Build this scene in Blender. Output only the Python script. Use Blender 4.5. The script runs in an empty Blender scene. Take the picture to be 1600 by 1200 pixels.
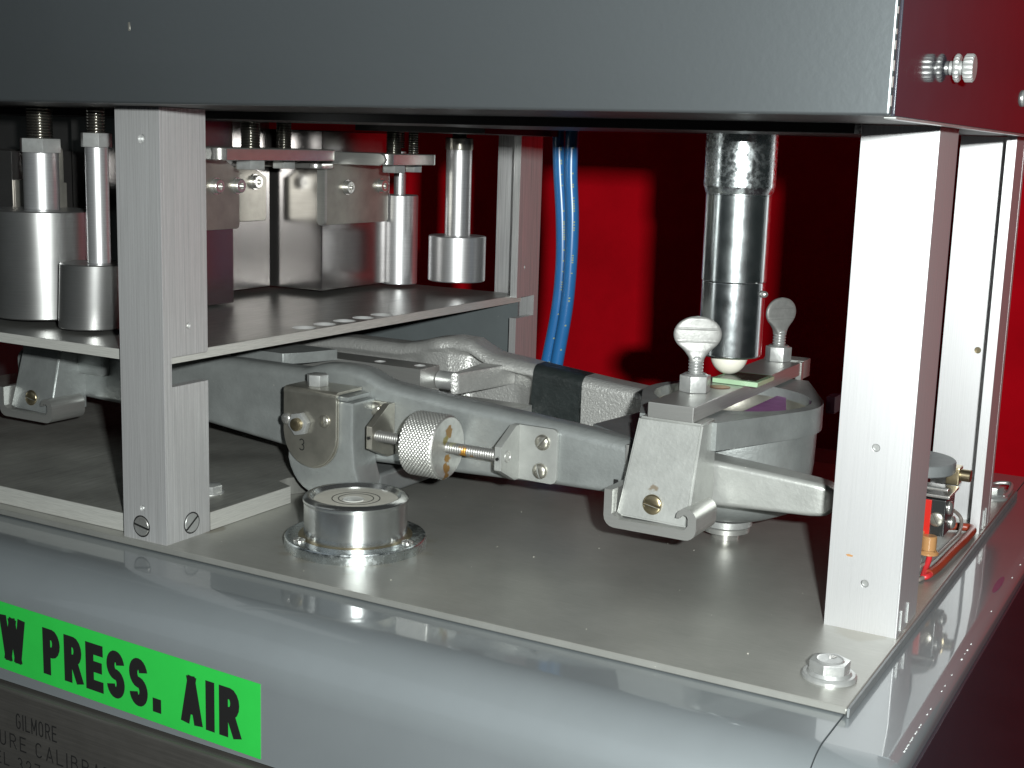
import bpy, bmesh, math, random
from mathutils import Vector, Matrix, Quaternion
from mathutils.geometry import tessellate_polygon
random.seed(4)
S = 0.001                      # everything below is written in millimetres
scene = bpy.context.scene
R = math.radians

# ------------------------------------------------------------------ camera
CP = Vector((93.0, -377.3, 164.1)); YAW, PIT, ROL = 0.51, 0.18, 0.031
fw = Vector((-math.sin(YAW)*math.cos(PIT), math.cos(YAW)*math.cos(PIT), -math.sin(PIT)))
rt = fw.cross(Vector((0, 0, 1))).normalized(); up = rt.cross(fw)
r2 = rt*math.cos(ROL)+up*math.sin(ROL); u2 = -rt*math.sin(ROL)+up*math.cos(ROL)
cd = bpy.data.cameras.new('camera'); cam = bpy.data.objects.new('camera', cd)
scene.collection.objects.link(cam)
cam.matrix_world = Matrix(((r2.x, u2.x, -fw.x, CP.x*S), (r2.y, u2.y, -fw.y, CP.y*S), (r2.z, u2.z, -fw.z, CP.z*S), (0, 0, 0, 1)))
cd.sensor_width = 36; cd.lens = 36*2056/1600; cd.clip_start = 0.01; cd.clip_end = 50
scene.camera = cam

# ------------------------------------------------------------------ light
w = bpy.data.worlds.new('World'); scene.world = w; w.use_nodes = True
bg = w.node_tree.nodes['Background']; bg.inputs[0].default_value = (0.78, 0.95, 0.95, 1); bg.inputs[1].default_value = 0.017

def area(name, loc, target, sx, sy, power, col):
    l = bpy.data.lights.new(name, 'AREA'); l.shape = 'RECTANGLE'; l.size = sx*S; l.size_y = sy*S
    l.energy = power; l.color = col
    o = bpy.data.objects.new(name, l); scene.collection.objects.link(o)
    o.location = Vector(loc)*S
    o.rotation_euler = (Vector(target)-Vector(loc)).to_track_quat('-Z', 'Y').to_euler()
    return o
area('camera_flash', (139, -377, 190), (-120, 150, 70), 15, 9, 4.7, (0.955, 1.0, 0.975))
area('room_light', (-650, -850, 560), (-150, 100, 60), 900, 700, 0.36, (0.82, 0.92, 1.0))

scene.view_settings.view_transform = 'Standard'; scene.view_settings.look = 'None'
scene.view_settings.exposure = 0.28; scene.view_settings.gamma = 1
try:
    scene.cycles.max_bounces = 8; scene.cycles.caustics_reflective = False; scene.cycles.caustics_refractive = False
    scene.cycles.sample_clamp_indirect = 3.0
except Exception: pass

# ------------------------------------------------------------------ materials
def N(nt, t, **kw):
    n = nt.nodes.new(t)
    for k, v in kw.items(): setattr(n, k, v)
    return n
def mat(name, col, rough=0.4, metal=0.0, grain=None, gscale=(1, 1, 1), gamt=0.0, bump=0.0, bscale=400, bdist=0.0003,
        colvar=0.0, cvscale=60, coat=0.0, spec=0.5, dust=0.0, rvar=0.0, stains=None, sscale=420, rough2=None):
    m = bpy.data.materials.new(name); m.use_nodes = True; nt = m.node_tree
    b = nt.nodes['Principled BSDF']; L = nt.links.new
    b.inputs['Base Color'].default_value = (*col, 1); b.inputs['Roughness'].default_value = rough
    b.inputs['Metallic'].default_value = metal; b.inputs['Coat Weight'].default_value = coat
    b.inputs['Specular IOR Level'].default_value = spec
    b.inputs['Coat Roughness'].default_value = 0.05
    tc = N(nt, 'ShaderNodeTexCoord'); geo = N(nt, 'ShaderNodeNewGeometry')
    vec = geo.outputs['Position']
    colout = None; hs = []
    rgb = N(nt, 'ShaderNodeRGB'); rgb.outputs[0].default_value = (*col, 1); colout = rgb.outputs[0]
    roughout = None
    def mixmul(a, fac_out, lo, hi):
        mr = N(nt, 'ShaderNodeMapRange'); L(fac_out, mr.inputs[0]); mr.inputs[1].default_value = 0.25; mr.inputs[2].default_value = 0.75
        mr.inputs[3].default_value = lo; mr.inputs[4].default_value = hi
        mx = N(nt, 'ShaderNodeMix', data_type='RGBA', blend_type='MULTIPLY'); mx.inputs[0].default_value = 1
        L(a, mx.inputs[6]); L(mr.outputs[0], mx.inputs[7]); return mx.outputs[2]
    if gamt:
        mp = N(nt, 'ShaderNodeMapping'); mp.inputs['Scale'].default_value = gscale; L(vec, mp.inputs[0])
        no = N(nt, 'ShaderNodeTexNoise'); no.inputs['Scale'].default_value = 1; no.inputs['Detail'].default_value = 4; no.inputs['Roughness'].default_value = .65
        L(mp.outputs[0], no.inputs[0])
        colout = mixmul(colout, no.outputs[0], 1-gamt, 1+gamt*.35)
        mr = N(nt, 'ShaderNodeMapRange'); L(no.outputs[0], mr.inputs[0]); mr.inputs[1].default_value = .2; mr.inputs[2].default_value = .8
        mr.inputs[3].default_value = rough*(1+gamt); mr.inputs[4].default_value = rough*(1-gamt*.6); roughout = mr.outputs[0]
        hs.append((no.outputs[0], gamt*0.12))
    if colvar:
        no = N(nt, 'ShaderNodeTexNoise'); no.inputs['Scale'].default_value = cvscale; no.inputs['Detail'].default_value = 5; no.inputs['Roughness'].default_value = .6
        L(vec, no.inputs[0]); colout = mixmul(colout, no.outputs[0], 1-colvar, 1+colvar*.4)
        if not roughout:
            mr = N(nt, 'ShaderNodeMapRange'); L(no.outputs[0], mr.inputs[0]); mr.inputs[1].default_value = .3; mr.inputs[2].default_value = .7
            mr.inputs[3].default_value = rough*(1+rvar); mr.inputs[4].default_value = rough*(1-rvar*.5); roughout = mr.outputs[0]
    if dust:
        no = N(nt, 'ShaderNodeTexVoronoi'); no.inputs['Scale'].default_value = 260; L(vec, no.inputs[0])
        n2 = N(nt, 'ShaderNodeTexNoise'); n2.inputs['Scale'].default_value = 90; L(vec, n2.inputs[0])
        ad = N(nt, 'ShaderNodeMath', operation='MULTIPLY_ADD'); L(n2.outputs[0], ad.inputs[0]); ad.inputs[1].default_value = .5; L(no.outputs['Distance'], ad.inputs[2])
        lt = N(nt, 'ShaderNodeMath', operation='LESS_THAN'); L(ad.outputs[0], lt.inputs[0]); lt.inputs[1].default_value = 0.20+dust*.18
        mx = N(nt, 'ShaderNodeMix', data_type='RGBA'); L(lt.outputs[0], mx.inputs[0]); L(colout, mx.inputs[6]); mx.inputs[7].default_value = (.62, .6, .55, 1); colout = mx.outputs[2]
        me = N(nt, 'ShaderNodeMath', operation='SUBTRACT'); me.inputs[0].default_value = metal; mm = N(nt, 'ShaderNodeMath', operation='MULTIPLY'); L(lt.outputs[0], mm.inputs[0]); mm.inputs[1].default_value = metal; L(mm.outputs[0], me.inputs[1]); L(me.outputs[0], b.inputs['Metallic'])
    if stains:
        # blotches with a shape of their own: list of (centre mm, radius mm, colour)
        for (c, rad, sc) in stains:
            d = N(nt, 'ShaderNodeVectorMath', operation='DISTANCE'); L(vec, d.inputs[0]); d.inputs[1].default_value = Vector(c)*S
            n2 = N(nt, 'ShaderNodeTexNoise'); n2.inputs['Scale'].default_value = sscale; n2.inputs['Detail'].default_value = 3; L(vec, n2.inputs[0])
            ml = N(nt, 'ShaderNodeMath', operation='MULTIPLY_ADD'); L(n2.outputs[0], ml.inputs[0]); ml.inputs[1].default_value = rad*S*1.6; ml.inputs[2].default_value = -rad*S*.8
            sm = N(nt, 'ShaderNodeMath', operation='ADD'); L(d.outputs['Value'], sm.inputs[0]); L(ml.outputs[0], sm.inputs[1])
            mr = N(nt, 'ShaderNodeMapRange'); L(sm.outputs[0], mr.inputs[0]); mr.inputs[1].default_value = rad*S*.75; mr.inputs[2].default_value = rad*S*1.05
            mr.inputs[3].default_value = .9; mr.inputs[4].default_value = 0
            mx = N(nt, 'ShaderNodeMix', data_type='RGBA'); L(mr.outputs[0], mx.inputs[0]); L(colout, mx.inputs[6]); mx.inputs[7].default_value = (*sc, 1); colout = mx.outputs[2]
    L(colout, b.inputs['Base Color'])
    if roughout: L(roughout, b.inputs['Roughness'])
    if bump:
        no = N(nt, 'ShaderNodeTexNoise'); no.inputs['Scale'].default_value = bscale; no.inputs['Detail'].default_value = 3; L(vec, no.inputs[0]); hs.append((no.outputs[0], bump))
    prev = None
    for (o, st) in hs:
        bp = N(nt, 'ShaderNodeBump'); bp.inputs['Strength'].default_value = min(1, st); bp.inputs['Distance'].default_value = bdist
        L(o, bp.inputs['Height'])
        if prev: L(prev, bp.inputs['Normal'])
        prev = bp.outputs[0]
    if prev: L(prev, b.inputs['Normal'])
    return m

M = dict(
 alum_v=mat('brushed_aluminium_vertical', (.70, .70, .70), .46, .68, gscale=(2200, 2200, 25), gamt=.42, bump=.10, bscale=900),
 alum_r=mat('bright_brushed_aluminium', (.78, .78, .79), .42, .80, gscale=(2200, 2200, 30), gamt=.14),
 alum_x=mat('brushed_aluminium_sheet', (.50, .485, .455), .38, .85, gscale=(60, 900, 60), gamt=.14, dust=.10, colvar=.14, cvscale=25),
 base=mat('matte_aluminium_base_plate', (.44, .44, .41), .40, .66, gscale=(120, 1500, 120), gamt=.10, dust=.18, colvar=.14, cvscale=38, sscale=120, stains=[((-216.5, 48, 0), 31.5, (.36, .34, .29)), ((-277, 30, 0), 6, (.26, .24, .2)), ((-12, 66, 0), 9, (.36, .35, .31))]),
 edge=mat('sawn_plate_edge', (.62, .62, .58), .5, .45, gscale=(120, 120, 2400), gamt=.25),
 shelfm=mat('stained_shelf_plate', (.38, .38, .36), .34, .75, gscale=(900, 60, 60), gamt=.22, colvar=.25, cvscale=45, dust=.05),
 lowm=mat('dirty_mounting_plate', (.42, .42, .39), .5, .75, gscale=(700, 60, 60), gamt=.25, colvar=.35, cvscale=35, dust=.12),
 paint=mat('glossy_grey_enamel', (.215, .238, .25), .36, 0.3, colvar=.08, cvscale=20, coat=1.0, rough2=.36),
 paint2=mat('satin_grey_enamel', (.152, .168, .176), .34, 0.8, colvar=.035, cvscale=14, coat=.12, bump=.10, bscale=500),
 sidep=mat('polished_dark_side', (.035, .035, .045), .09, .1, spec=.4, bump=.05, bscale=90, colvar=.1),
 lever=mat('grey_lacquered_casting', (.355, .375, .37), .45, .58, colvar=.24, cvscale=80, bump=.5, bscale=700, bdist=.00025, dust=.05),
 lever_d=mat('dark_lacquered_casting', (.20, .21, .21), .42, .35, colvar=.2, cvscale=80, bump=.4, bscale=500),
 cast=mat('rough_silver_casting', (.60, .60, .58), .36, .6, colvar=.22, cvscale=160, bump=.8, bscale=900, bdist=.0005, rvar=.4),
 hammer=mat('pale_lacquered_bracket', (.46, .47, .45), .43, .5, colvar=.18, cvscale=110, bump=.4, bscale=700, bdist=.00025, dust=.05, sscale=500, stains=[((-98.8, 79, 35.2), 2.6, (.26, .21, .15)), ((-147.5, 98, 30), 2.2, (.38, .33, .24))]),
 channel=mat('satin_channel', (.55, .55, .53), .36, .8, gscale=(60, 60, 1500), gamt=.12),
 satinchrome=mat('satin_chrome', (.66, .68, .68), .2, .96, colvar=.1, cvscale=200, rvar=.3),
 grip=mat('cast_zinc_grip', (.29, .29, .28), .48, .4, colvar=.2, cvscale=350, bump=.3, bscale=900),
 rodsteel=mat('oiled_thread', (.42, .40, .36), .2, .98, colvar=.2, cvscale=300),
 csk=mat('countersunk_bright', (.85, .85, .84), .40, .6),
 chrome_m=mat('hazy_chrome', (.78, .84, .85), .20, 1.0, colvar=.06, cvscale=120, rvar=.25, bump=.05, bscale=500),
 chrome_l=mat('cleaner_chrome', (.80, .85, .87), .19, 1.0, colvar=.06, cvscale=140, rvar=.3),
 chrome=mat('chrome_plate', (.80, .82, .84), .06, 1.0, colvar=.12, cvscale=220, rvar=1.2, bump=.04, bscale=300),
 chrome_w=mat('worn_chrome', (.74, .79, .80), .21, 1.0, colvar=.15, cvscale=500, rvar=.8, bump=.06, bscale=500),
 steel=mat('bright_steel', (.68, .67, .64), .25, .85, colvar=.15, cvscale=300, bump=.1, bscale=600),
 zinc=mat('zinc_plated_steel', (.56, .57, .56), .34, .65, colvar=.2, cvscale=250, bump=.2, bscale=700),
 nickel=mat('tarnished_nickel', (.50, .48, .42), .30, .85, colvar=.25, cvscale=120, bump=.15, bscale=500, dust=.04),
 brass=mat('tarnished_brass', (.50, .42, .27), .28, .95, colvar=.25, cvscale=400),
 turned=mat('turned_aluminium', (.72, .72, .73), .33, .85, gscale=(60, 60, 5200), gamt=.22),
 turned_d=mat('turned_dark_steel', (.46, .46, .455), .30, .92, gscale=(60, 60, 5200), gamt=.18, colvar=.1),
 block=mat('ground_steel_block', (.32, .305, .30), .20, .93, gscale=(60, 60, 2600), gamt=.12, colvar=.12, cvscale=60),
 blockf=mat('milled_steel_block', (.44, .435, .43), .34, 1.0, gscale=(500, 500, 20), gamt=.2, colvar=.15, cvscale=30),
 brk=mat('blued_steel_bracket', (.40, .38, .34), .36, .75, colvar=.25, cvscale=90, bump=.1),
 knurl=mat('knurled_aluminium', (.66, .66, .63), .38, .8, colvar=.2, cvscale=300, stains=[((-197, 87, 43), 3.0, (.33, .17, .03)), ((-197, 84.5, 40), 2.4, (.36, .30, .10)), ((-197, 85.5, 27.5), 2.6, (.42, .20, .02)), ((-197, 86.5, 31.5), 2.3, (.45, .22, .02)), ((-197, 85.5, 24), 1.8, (.40, .20, .02))]),
 rod=mat('greasy_threaded_rod', (.36, .355, .34), .42, .7, colvar=.2, cvscale=300, stains=[((-188, 86.5, 35.5), 3.1, (.50, .24, .02)), ((-184, 86.5, 35), 2.2, (.45, .24, .05)), ((-194, 86.5, 38), 2.0, (.42, .42, .28))]),
 dial=mat('level_dial', (.62, .60, .53), .35, .1, colvar=.12, cvscale=150),
 ink=mat('black_ink', (.012, .012, .012), .45),
 green=mat('fluorescent_green_vinyl', (.025, .47, .062), .38, colvar=.07, cvscale=55, bump=.03, bscale=300),
 greenglass=mat('green_glass_edge', (.38, .55, .36), .12, 0, colvar=.2, coat=.6),
 darkglass=mat('dark_glass_face', (.09, .11, .09), .08, .2, coat=.6, colvar=.4, cvscale=120),
 tape=mat('black_cloth_tape', (.018, .023, .023), .45, bump=1, bscale=260, bdist=.0006, colvar=.35, cvscale=100),
 purple=mat('purple_cloth_tape', (.30, .12, .30), .6, bump=.4, bscale=900, colvar=.3, cvscale=150),
 pinkred=mat('pink_tape', (.22, .05, .10), .6),
 blue=mat('blue_plastic_tube', (.025, .155, .40), .30, spec=.6, colvar=.12, cvscale=60),
 yellow=mat('yellow_print', (.22, .27, .13), .5),
 cloth=mat('red_cloth', (.76, .002, .012), .9, colvar=.22, cvscale=16, bump=.7, bscale=1100, spec=.1),
 table=mat('dark_table', (.035, .022, .03), .3, colvar=.4, cvscale=30),
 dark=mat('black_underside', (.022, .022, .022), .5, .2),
 ball=mat('white_nylon_tip', (.78, .75, .66), .28),
 copper=mat('copper_disc', (.42, .20, .12), .35, .8, colvar=.3, cvscale=300),
 orange=mat('amber_terminal_sleeve', (.42, .22, .09), .32, coat=.3),
 redp=mat('red_plastic', (.50, .015, .008), .35),
 blackp=mat('black_plastic', (.02, .022, .022), .3, coat=.2),
 redw=mat('red_wire_insulation', (.55, .03, .035), .32),
 cable=mat('red_brown_cable', (.30, .045, .02), .38, colvar=.2, cvscale=100),
 greyw=mat('clear_grey_wire', (.22, .19, .17), .35),
 engraved=mat('dark_nameplate', (.135, .13, .12), .38, .6, gscale=(40, 1200, 1200), gamt=.3, colvar=.2, cvscale=40),
 greydisc=mat('dull_grey_disc', (.24, .255, .26), .5, .3, colvar=.2, cvscale=200),
 backpan=mat('grey_rear_panel', (.15, .17, .175), .4, .2, colvar=.1, dust=.03),
 water=mat('bubble_ring', (.66, .66, .62), .08, .1, coat=1),
 rust=mat('rusty_patch', (.25, .10, .04), .7, colvar=.4, cvscale=400),
)

# ------------------------------------------------------------------ mesh helpers (mm)
WPOS = {}
def mesh_of(bm, name, m, angle=40):
    bmesh.ops.remove_doubles(bm, verts=bm.verts, dist=0.0008)
    bmesh.ops.recalc_face_normals(bm, faces=bm.faces)
    me = bpy.data.meshes.new(name); bm.to_mesh(me); bm.free()
    me.transform(Matrix.Scale(S, 4))
    for p in me.polygons: p.use_smooth = True
    me.set_sharp_from_angle(angle=R(angle))
    me.materials.append(m)
    return me
def link(name, me, parent=None, loc=(0, 0, 0), rot=None):
    o = bpy.data.objects.new(name, me); scene.collection.objects.link(o)
    loc = Vector(loc); WPOS[o.name] = loc
    if parent is not None:
        o.parent = parent; o.location = (loc-WPOS[parent.name])*S
    else: o.location = loc*S
    if rot is not None: o.rotation_mode = 'QUATERNION'; o.rotation_quaternion = rot
    return o
def obj(name, bm, m, parent=None, label=None, angle=40):
    """verts in world mm; origin is moved to the lowest centre of the mesh"""
    vs = [v.co for v in bm.verts]
    lo = Vector((min(v.x for v in vs), min(v.y for v in vs), min(v.z for v in vs))); hi = Vector((max(v.x for v in vs), max(v.y for v in vs), max(v.z for v in vs)))
    c = Vector(((lo.x+hi.x)/2, (lo.y+hi.y)/2, lo.z))
    bmesh.ops.translate(bm, verts=bm.verts, vec=-c)
    o = link(name, mesh_of(bm, name, m, angle), parent, c)
    if label: o['label'] = label
    wn = o.modifiers.new('weighted_normals', 'WEIGHTED_NORMAL'); wn.keep_sharp = True; wn.weight = 80
    return o
def thing(name, label, cat, loc, group=None):
    o = link(name, None, None, loc); o.empty_display_size = .01
    return tag(o, label, cat, group)
def tag(o, label, cat, group=None):
    o['label'] = label; o['category'] = cat
    if group: o['group'] = group
    return o
def struct(o): o['kind'] = 'structure'; return o

def box(bm, x0, x1, y0, y1, z0, z1, bev=0.0, seg=2):
    t = bmesh.new(); bmesh.ops.create_cube(t, size=1)
    bmesh.ops.scale(t, vec=(abs(x1-x0), abs(y1-y0), abs(z1-z0)), verts=t.verts)
    bmesh.ops.translate(t, vec=((x0+x1)/2, (y0+y1)/2, (z0+z1)/2), verts=t.verts)
    if bev: bmesh.ops.bevel(t, geom=list(t.edges), offset=bev, segments=seg, profile=.6, affect='EDGES')
    add(bm, t)
def add(bm, t, mtx=None):
    if mtx is not None: bmesh.ops.transform(t, matrix=mtx, verts=t.verts)
    vm = {}
    for v in t.verts: vm[v] = bm.verts.new(v.co)
    for f in t.faces:
        try: bm.faces.new([vm[v] for v in f.verts])
        except ValueError: pass
    t.free()
AX = {'z': lambda a, b, h: (a, b, h), 'y': lambda a, b, h: (a, h, b), 'x': lambda a, b, h: (h, a, b)}
def prism(bm, outline, axis, h0, h1, holes=(), bev=0.0, mtx=None):
    """outline: 2D polygon; axis z: (x,y), y: (x,z), x: (y,z)"""
    f = AX[axis]; t = bmesh.new()
    loops = [list(outline)]+[list(h) for h in holes]
    flat = [p for l in loops for p in l]
    tris = tessellate_polygon([[Vector((p[0], p[1], 0)) for p in l] for l in loops]) if (holes or True) else []
    if not holes:
        b = [t.verts.new(f(p[0], p[1], h0)) for p in outline]; c = [t.verts.new(f(p[0], p[1], h1)) for p in outline]
        t.faces.new(b); t.faces.new(c[::-1])
        n = len(b)
        for i in range(n): t.faces.new((b[i], c[i], c[(i+1) % n], b[(i+1) % n]))
        if bev:
            bmesh.ops.recalc_face_normals(t, faces=t.faces)
            bmesh.ops.bevel(t, geom=[e for e in t.edges if e.calc_face_angle(0) > R(35)], offset=bev, segments=2, profile=.6, affect='EDGES')
    else:
        b = [t.verts.new(f(p[0], p[1], h0)) for p in flat]; c = [t.verts.new(f(p[0], p[1], h1)) for p in flat]
        for tr in tris:
            t.faces.new([b[i] for i in tr]); t.faces.new([c[i] for i in tr])
        k = 0
        for l in loops:
            n = len(l)
            for i in range(n):
                j = (i+1) % n; t.faces.new((b[k+i], c[k+i], c[k+j], b[k+j]))
            k += n
    add(bm, t, mtx)
def circ(cx, cy, r, n=20, a0=0): return [(cx+r*math.cos(a0+2*math.pi*i/n), cy+r*math.sin(a0+2*math.pi*i/n)) for i in range(n)]
def arc(cx, cy, r, a0, a1, n=8): return [(cx+r*math.cos(R(a0+(a1-a0)*i/n)), cy+r*math.sin(R(a0+(a1-a0)*i/n))) for i in range(n+1)]
def lathe(bm, prof, c=(0, 0, 0), axis='z', n=40, closed=False):
    """prof: (radius, height) list"""
    t = bmesh.new(); rings = []
    ax = {'z': lambda r, a, h: (c[0]+r*math.cos(a), c[1]+r*math.sin(a), c[2]+h), 'x': lambda r, a, h: (c[0]+h, c[1]+r*math.cos(a), c[2]+r*math.sin(a)),
          'y': lambda r, a, h: (c[0]+r*math.cos(a), c[1]+h, c[2]+r*math.sin(a))}[axis]
    for r, h in prof:
        if r < 1e-6: rings.append([t.verts.new(ax(0, 0, h))])
        else: rings.append([t.verts.new(ax(r, 2*math.pi*i/n, h)) for i in range(n)])
    for a, b in zip(rings, rings[1:]):
        for i in range(n):
            j = (i+1) % n
            q = [a[i % len(a)], a[j % len(a)], b[j % len(b)], b[i % len(b)]]
            q = list(dict.fromkeys(q))
            if len(q) > 2: t.faces.new(q)
    add(bm, t)
def cyl(bm, c, r, h, axis='z', bev=.3, n=36, r2=None):
    r2 = r if r2 is None else r2
    lathe(bm, [(0, 0), (r-bev, 0), (r, bev), (r2, h-bev), (r2-bev, h), (0, h)], c, axis, n)
def thread(bm, c, r, h, axis='z', pitch=1.3, n=20, d=.45):
    p = [(0, 0)]; k = 0; z = 0
    while z < h-pitch*.5:
        p += [(r-d, z), (r, z+pitch*.4), (r, z+pitch*.55)]; z += pitch
    p += [(r-d, h), (0, h)]
    lathe(bm, p, c, axis, n)
def tube(bm, pts, r, n=12, sm=6):
    P = []
    pts = [Vector(p) for p in pts]
    q = [pts[0]*2-pts[1]]+pts+[pts[-1]*2-pts[-2]]
    for i in range(1, len(q)-2):
        for k in range(sm):
            t = k/sm; a, b, c_, d = q[i-1:i+3]
            P.append(.5*((2*b)+(c_-a)*t+(2*a-5*b+4*c_-d)*t*t+(3*b-a-3*c_+d)*t**3))
    P.append(pts[-1]); rings = []; nrm = None
    for i, p in enumerate(P):
        tg = (P[min(i+1, len(P)-1)]-P[max(i-1, 0)]).normalized()
        if nrm is None: nrm = tg.orthogonal().normalized()
        nrm = (nrm-tg*nrm.dot(tg)).normalized(); bn = tg.cross(nrm)
        rr = r(i/(len(P)-1)) if callable(r) else r
        rings.append([bm.verts.new(p+(nrm*math.cos(2*math.pi*j/n)+bn*math.sin(2*math.pi*j/n))*rr) for j in range(n)])
    for a, b in zip(rings, rings[1:]):
        for j in range(n): bm.faces.new((a[j], a[(j+1) % n], b[(j+1) % n], b[j]))
    bm.faces.new(rings[0][::-1]); bm.faces.new(rings[-1])
    return P
def loft(bm, secs):
    rings = [[bm.verts.new(p) for p in s] for s in secs]; n = len(rings[0])
    for a, b in zip(rings, rings[1:]):
        for j in range(n): bm.faces.new((a[j], a[(j+1) % n], b[(j+1) % n], b[j]))
    bm.faces.new(rings[0][::-1]); bm.faces.new(rings[-1])
def interp(tab, x):
    if x <= tab[0][0]: return tab[0][1]
    for (a, u), (b, v) in zip(tab, tab[1:]):
        if x <= b:
            t = (x-a)/(b-a); t = t*t*(3-2*t); return u+(v-u)*t
    return tab[-1][1]
def lin(tab, x):
    if x <= tab[0][0]: return tab[0][1]
    for (a, u), (b, v) in zip(tab, tab[1:]):
        if x <= b: return u+(v-u)*(x-a)/(b-a)
    return tab[-1][1]
def B(): return bmesh.new()

# fasteners: cached meshes in local frame, +Z is the axis
CACHE = {}
def rotz(d, spin=0):
    q = Vector((0, 0, 1)).rotation_difference(Vector(d)); return q @ Quaternion((0, 0, 1), spin)
def screw_mesh(r, h, m, slot=True, kind='dome'):
    k = ('s', r, h, m.name, slot, kind)
    if k in CACHE: return CACHE[k]
    bm = B()
    if kind == 'dome': prof = [(r, 0), (r, h*.25)]+[(r*math.cos(a), h*.25+h*.75*math.sin(a)) for a in [R(x) for x in (15, 30, 45, 60, 75)]]+[(0, h)]
    elif kind == 'cheese': prof = [(r, 0), (r, h*.8), (r*.92, h), (r*.5, h), (0, h)]
    else: prof = [(r, 0), (r*.97, h*.5), (r*.9, h), (r*.5, h), (0, h)]
    t = B(); lathe(t, prof, n=28)
    if slot:
        wd = r*(.10 if kind == 'flat' else .13)
        for s in (-1, 1): bmesh.ops.bisect_plane(t, geom=list(t.verts)+list(t.edges)+list(t.faces), plane_co=(s*wd, 0, 0), plane_no=(1, 0, 0))
        top = [f for f in t.faces if abs(f.calc_center_median().x) < wd*.98 and f.calc_center_median().z > h*.3]
        bmesh.ops.delete(t, geom=top, context='FACES')
    add(bm, t)
    if slot: box(bm, -wd-.02, wd+.02, -r*.93, r*.93, 0, h*.32)
    me = mesh_of(bm, 'screw', m); CACHE[k] = me; return me
def dark_ring(parent, pos, d, r):  # flat black disc painting the shade of a countersink round a screw
    k = ('dr', r)
    if k not in CACHE:
        bm = B(); lathe(bm, [(0, 0), (r, 0), (r, .04), (0, .04)], n=32); CACHE[k] = mesh_of(bm, 'recess_shade', M['ink'])
    return link('recess_shade', CACHE[k], parent, pos, rotz(d))
def screw(parent, pos, d, r=3, h=1.5, m=None, spin=0, name='screw', **kw):
    return link(name, screw_mesh(r, h, m or M['zinc'], **kw), parent, pos, rotz(d, spin))
def hex_mesh(af, h, m, hole=0):
    k = ('h', af, h, m.name, hole)
    if k in CACHE: return CACHE[k]
    r = af/math.sqrt(3); bm = B(); n = 6
    t = B(); o = circ(0, 0, r, 6)
    if hole:
        prism(t, o, 'z', 0, h, holes=[circ(0, 0, hole, 18)])
    else: prism(t, o, 'z', 0, h, bev=min(.35, h*.12))
    add(bm, t); me = mesh_of(bm, 'nut', m, 20); CACHE[k] = me; return me
def nut(parent, pos, d, af=10, h=5, m=None, spin=0, name='hex_nut', hole=0):
    return link(name, hex_mesh(af, h, m or M['zinc'], hole), parent, pos, rotz(d, spin))
def washer(parent, pos, d, r, h, m, name='washer'):
    k = ('w', r, h, m.name)
    if k not in CACHE:
        bm = B(); lathe(bm, [(0, 0), (r, 0), (r, h*.6), (r*.93, h), (0, h)], n=36); CACHE[k] = mesh_of(bm, 'washer', m)
    return link(name, CACHE[k], parent, pos, rotz(d))

# ------------------------------------------------------------------ stroke lettering
GL = {
 'L': [[(0, 1), (0, 0), (.8, 0)]], 'O': 'o', 'W': [[(0, 1), (.36, 0), (.8, .96), (1.24, 0), (1.6, 1)]],
 'P': [[(0, 0), (0, 1)], ('arcP', 1)], 'R': [[(0, 0), (0, 1)], ('arcP', 1), [(.45, .5), (.9, 0)]],
 'E': [[(.8, 1), (0, 1), (0, 0), (.8, 0)], [(0, .52), (.7, .52)]], 'S': 's', 'A': [[(0, 0), (.45, 1), (.9, 0)], [(.34, .27), (.56, .27)]],
 'I': [[(.0, 0), (.0, 1)]], '.': [[(0, 0), (0, .07)]], 'G': 'g', 'M': [[(0, 0), (0, 1), (.5, .25), (1, 1), (1, 0)]],
 'U': 'u', 'C': 'c', 'B': 'b', 'D': 'd', 'T': [[(0, 1), (.9, 1)], [(.45, 1), (.45, 0)]],
 '3': '3', '2': '2', '7': [[(0, 1), (.8, 1), (.3, 0)]], ' ': [],
}
WID = {'W': 1.6, 'I': .0, '.': .0, ' ': .25, 'M': 1, 'L': .75, 'E': .75}
def el(cx, cy, rx, ry, a0, a1, n=10): return [(cx+rx*math.cos(R(a0+(a1-a0)*i/n)), cy+ry*math.sin(R(a0+(a1-a0)*i/n))) for i in range(n+1)]
def glyph(ch):
    g = GL.get(ch, [])
    if g == 'o': return [el(.4, .72, .4, .28, 0, 180)+el(.4, .28, .4, .28, 180, 360)+[(.8, .72)]]
    if g == 's': return [el(.4, .75, .4, .25, 8, 262, 16)+el(.4, .25, .4, .25, 82, -172, 16)]
    if g == 'g': return [el(.4, .72, .4, .28, 20, 180)+el(.4, .28, .4, .28, 180, 360)+[(.8, .48), (.45, .48)]]
    if g == 'c': return [el(.4, .72, .4, .28, 20, 180)+el(.4, .28, .4, .28, 180, 340)]
    if g == 'u': return [[(0, 1)]+el(.4, .28, .4, .28, 180, 360)+[(.8, 1)]]
    if g == 'd': return [[(0, 0), (0, 1), (.35, 1)]+el(.35, .65, .45, .35, 90, 0)+el(.35, .35, .45, .35, 0, -90)+[(0, 0)]]
    if g == 'b': return [[(0, 0), (0, 1), (.4, 1)]+el(.4, .77, .35, .23, 90, -90)+[(0, .53)], [(.4, .54)]+el(.4, .27, .42, .27, 90, -90)+[(0, 0)]]
    if g == '3': return [el(.4, .75, .36, .25, 155, -88, 16), el(.4, .25, .38, .26, 88, -155, 16)]
    if g == '2': return [el(.4, .72, .38, .28, 170, -20)+[(0, 0), (.8, 0)]]
    out = []
    for s in g:
        if isinstance(s, tuple): out.append([(0, 1), (.45, 1)]+el(.45, .75, .38, .25, 90, -90, 8)+[(0, .5)])
        else: out.append(s)
    return out
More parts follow.
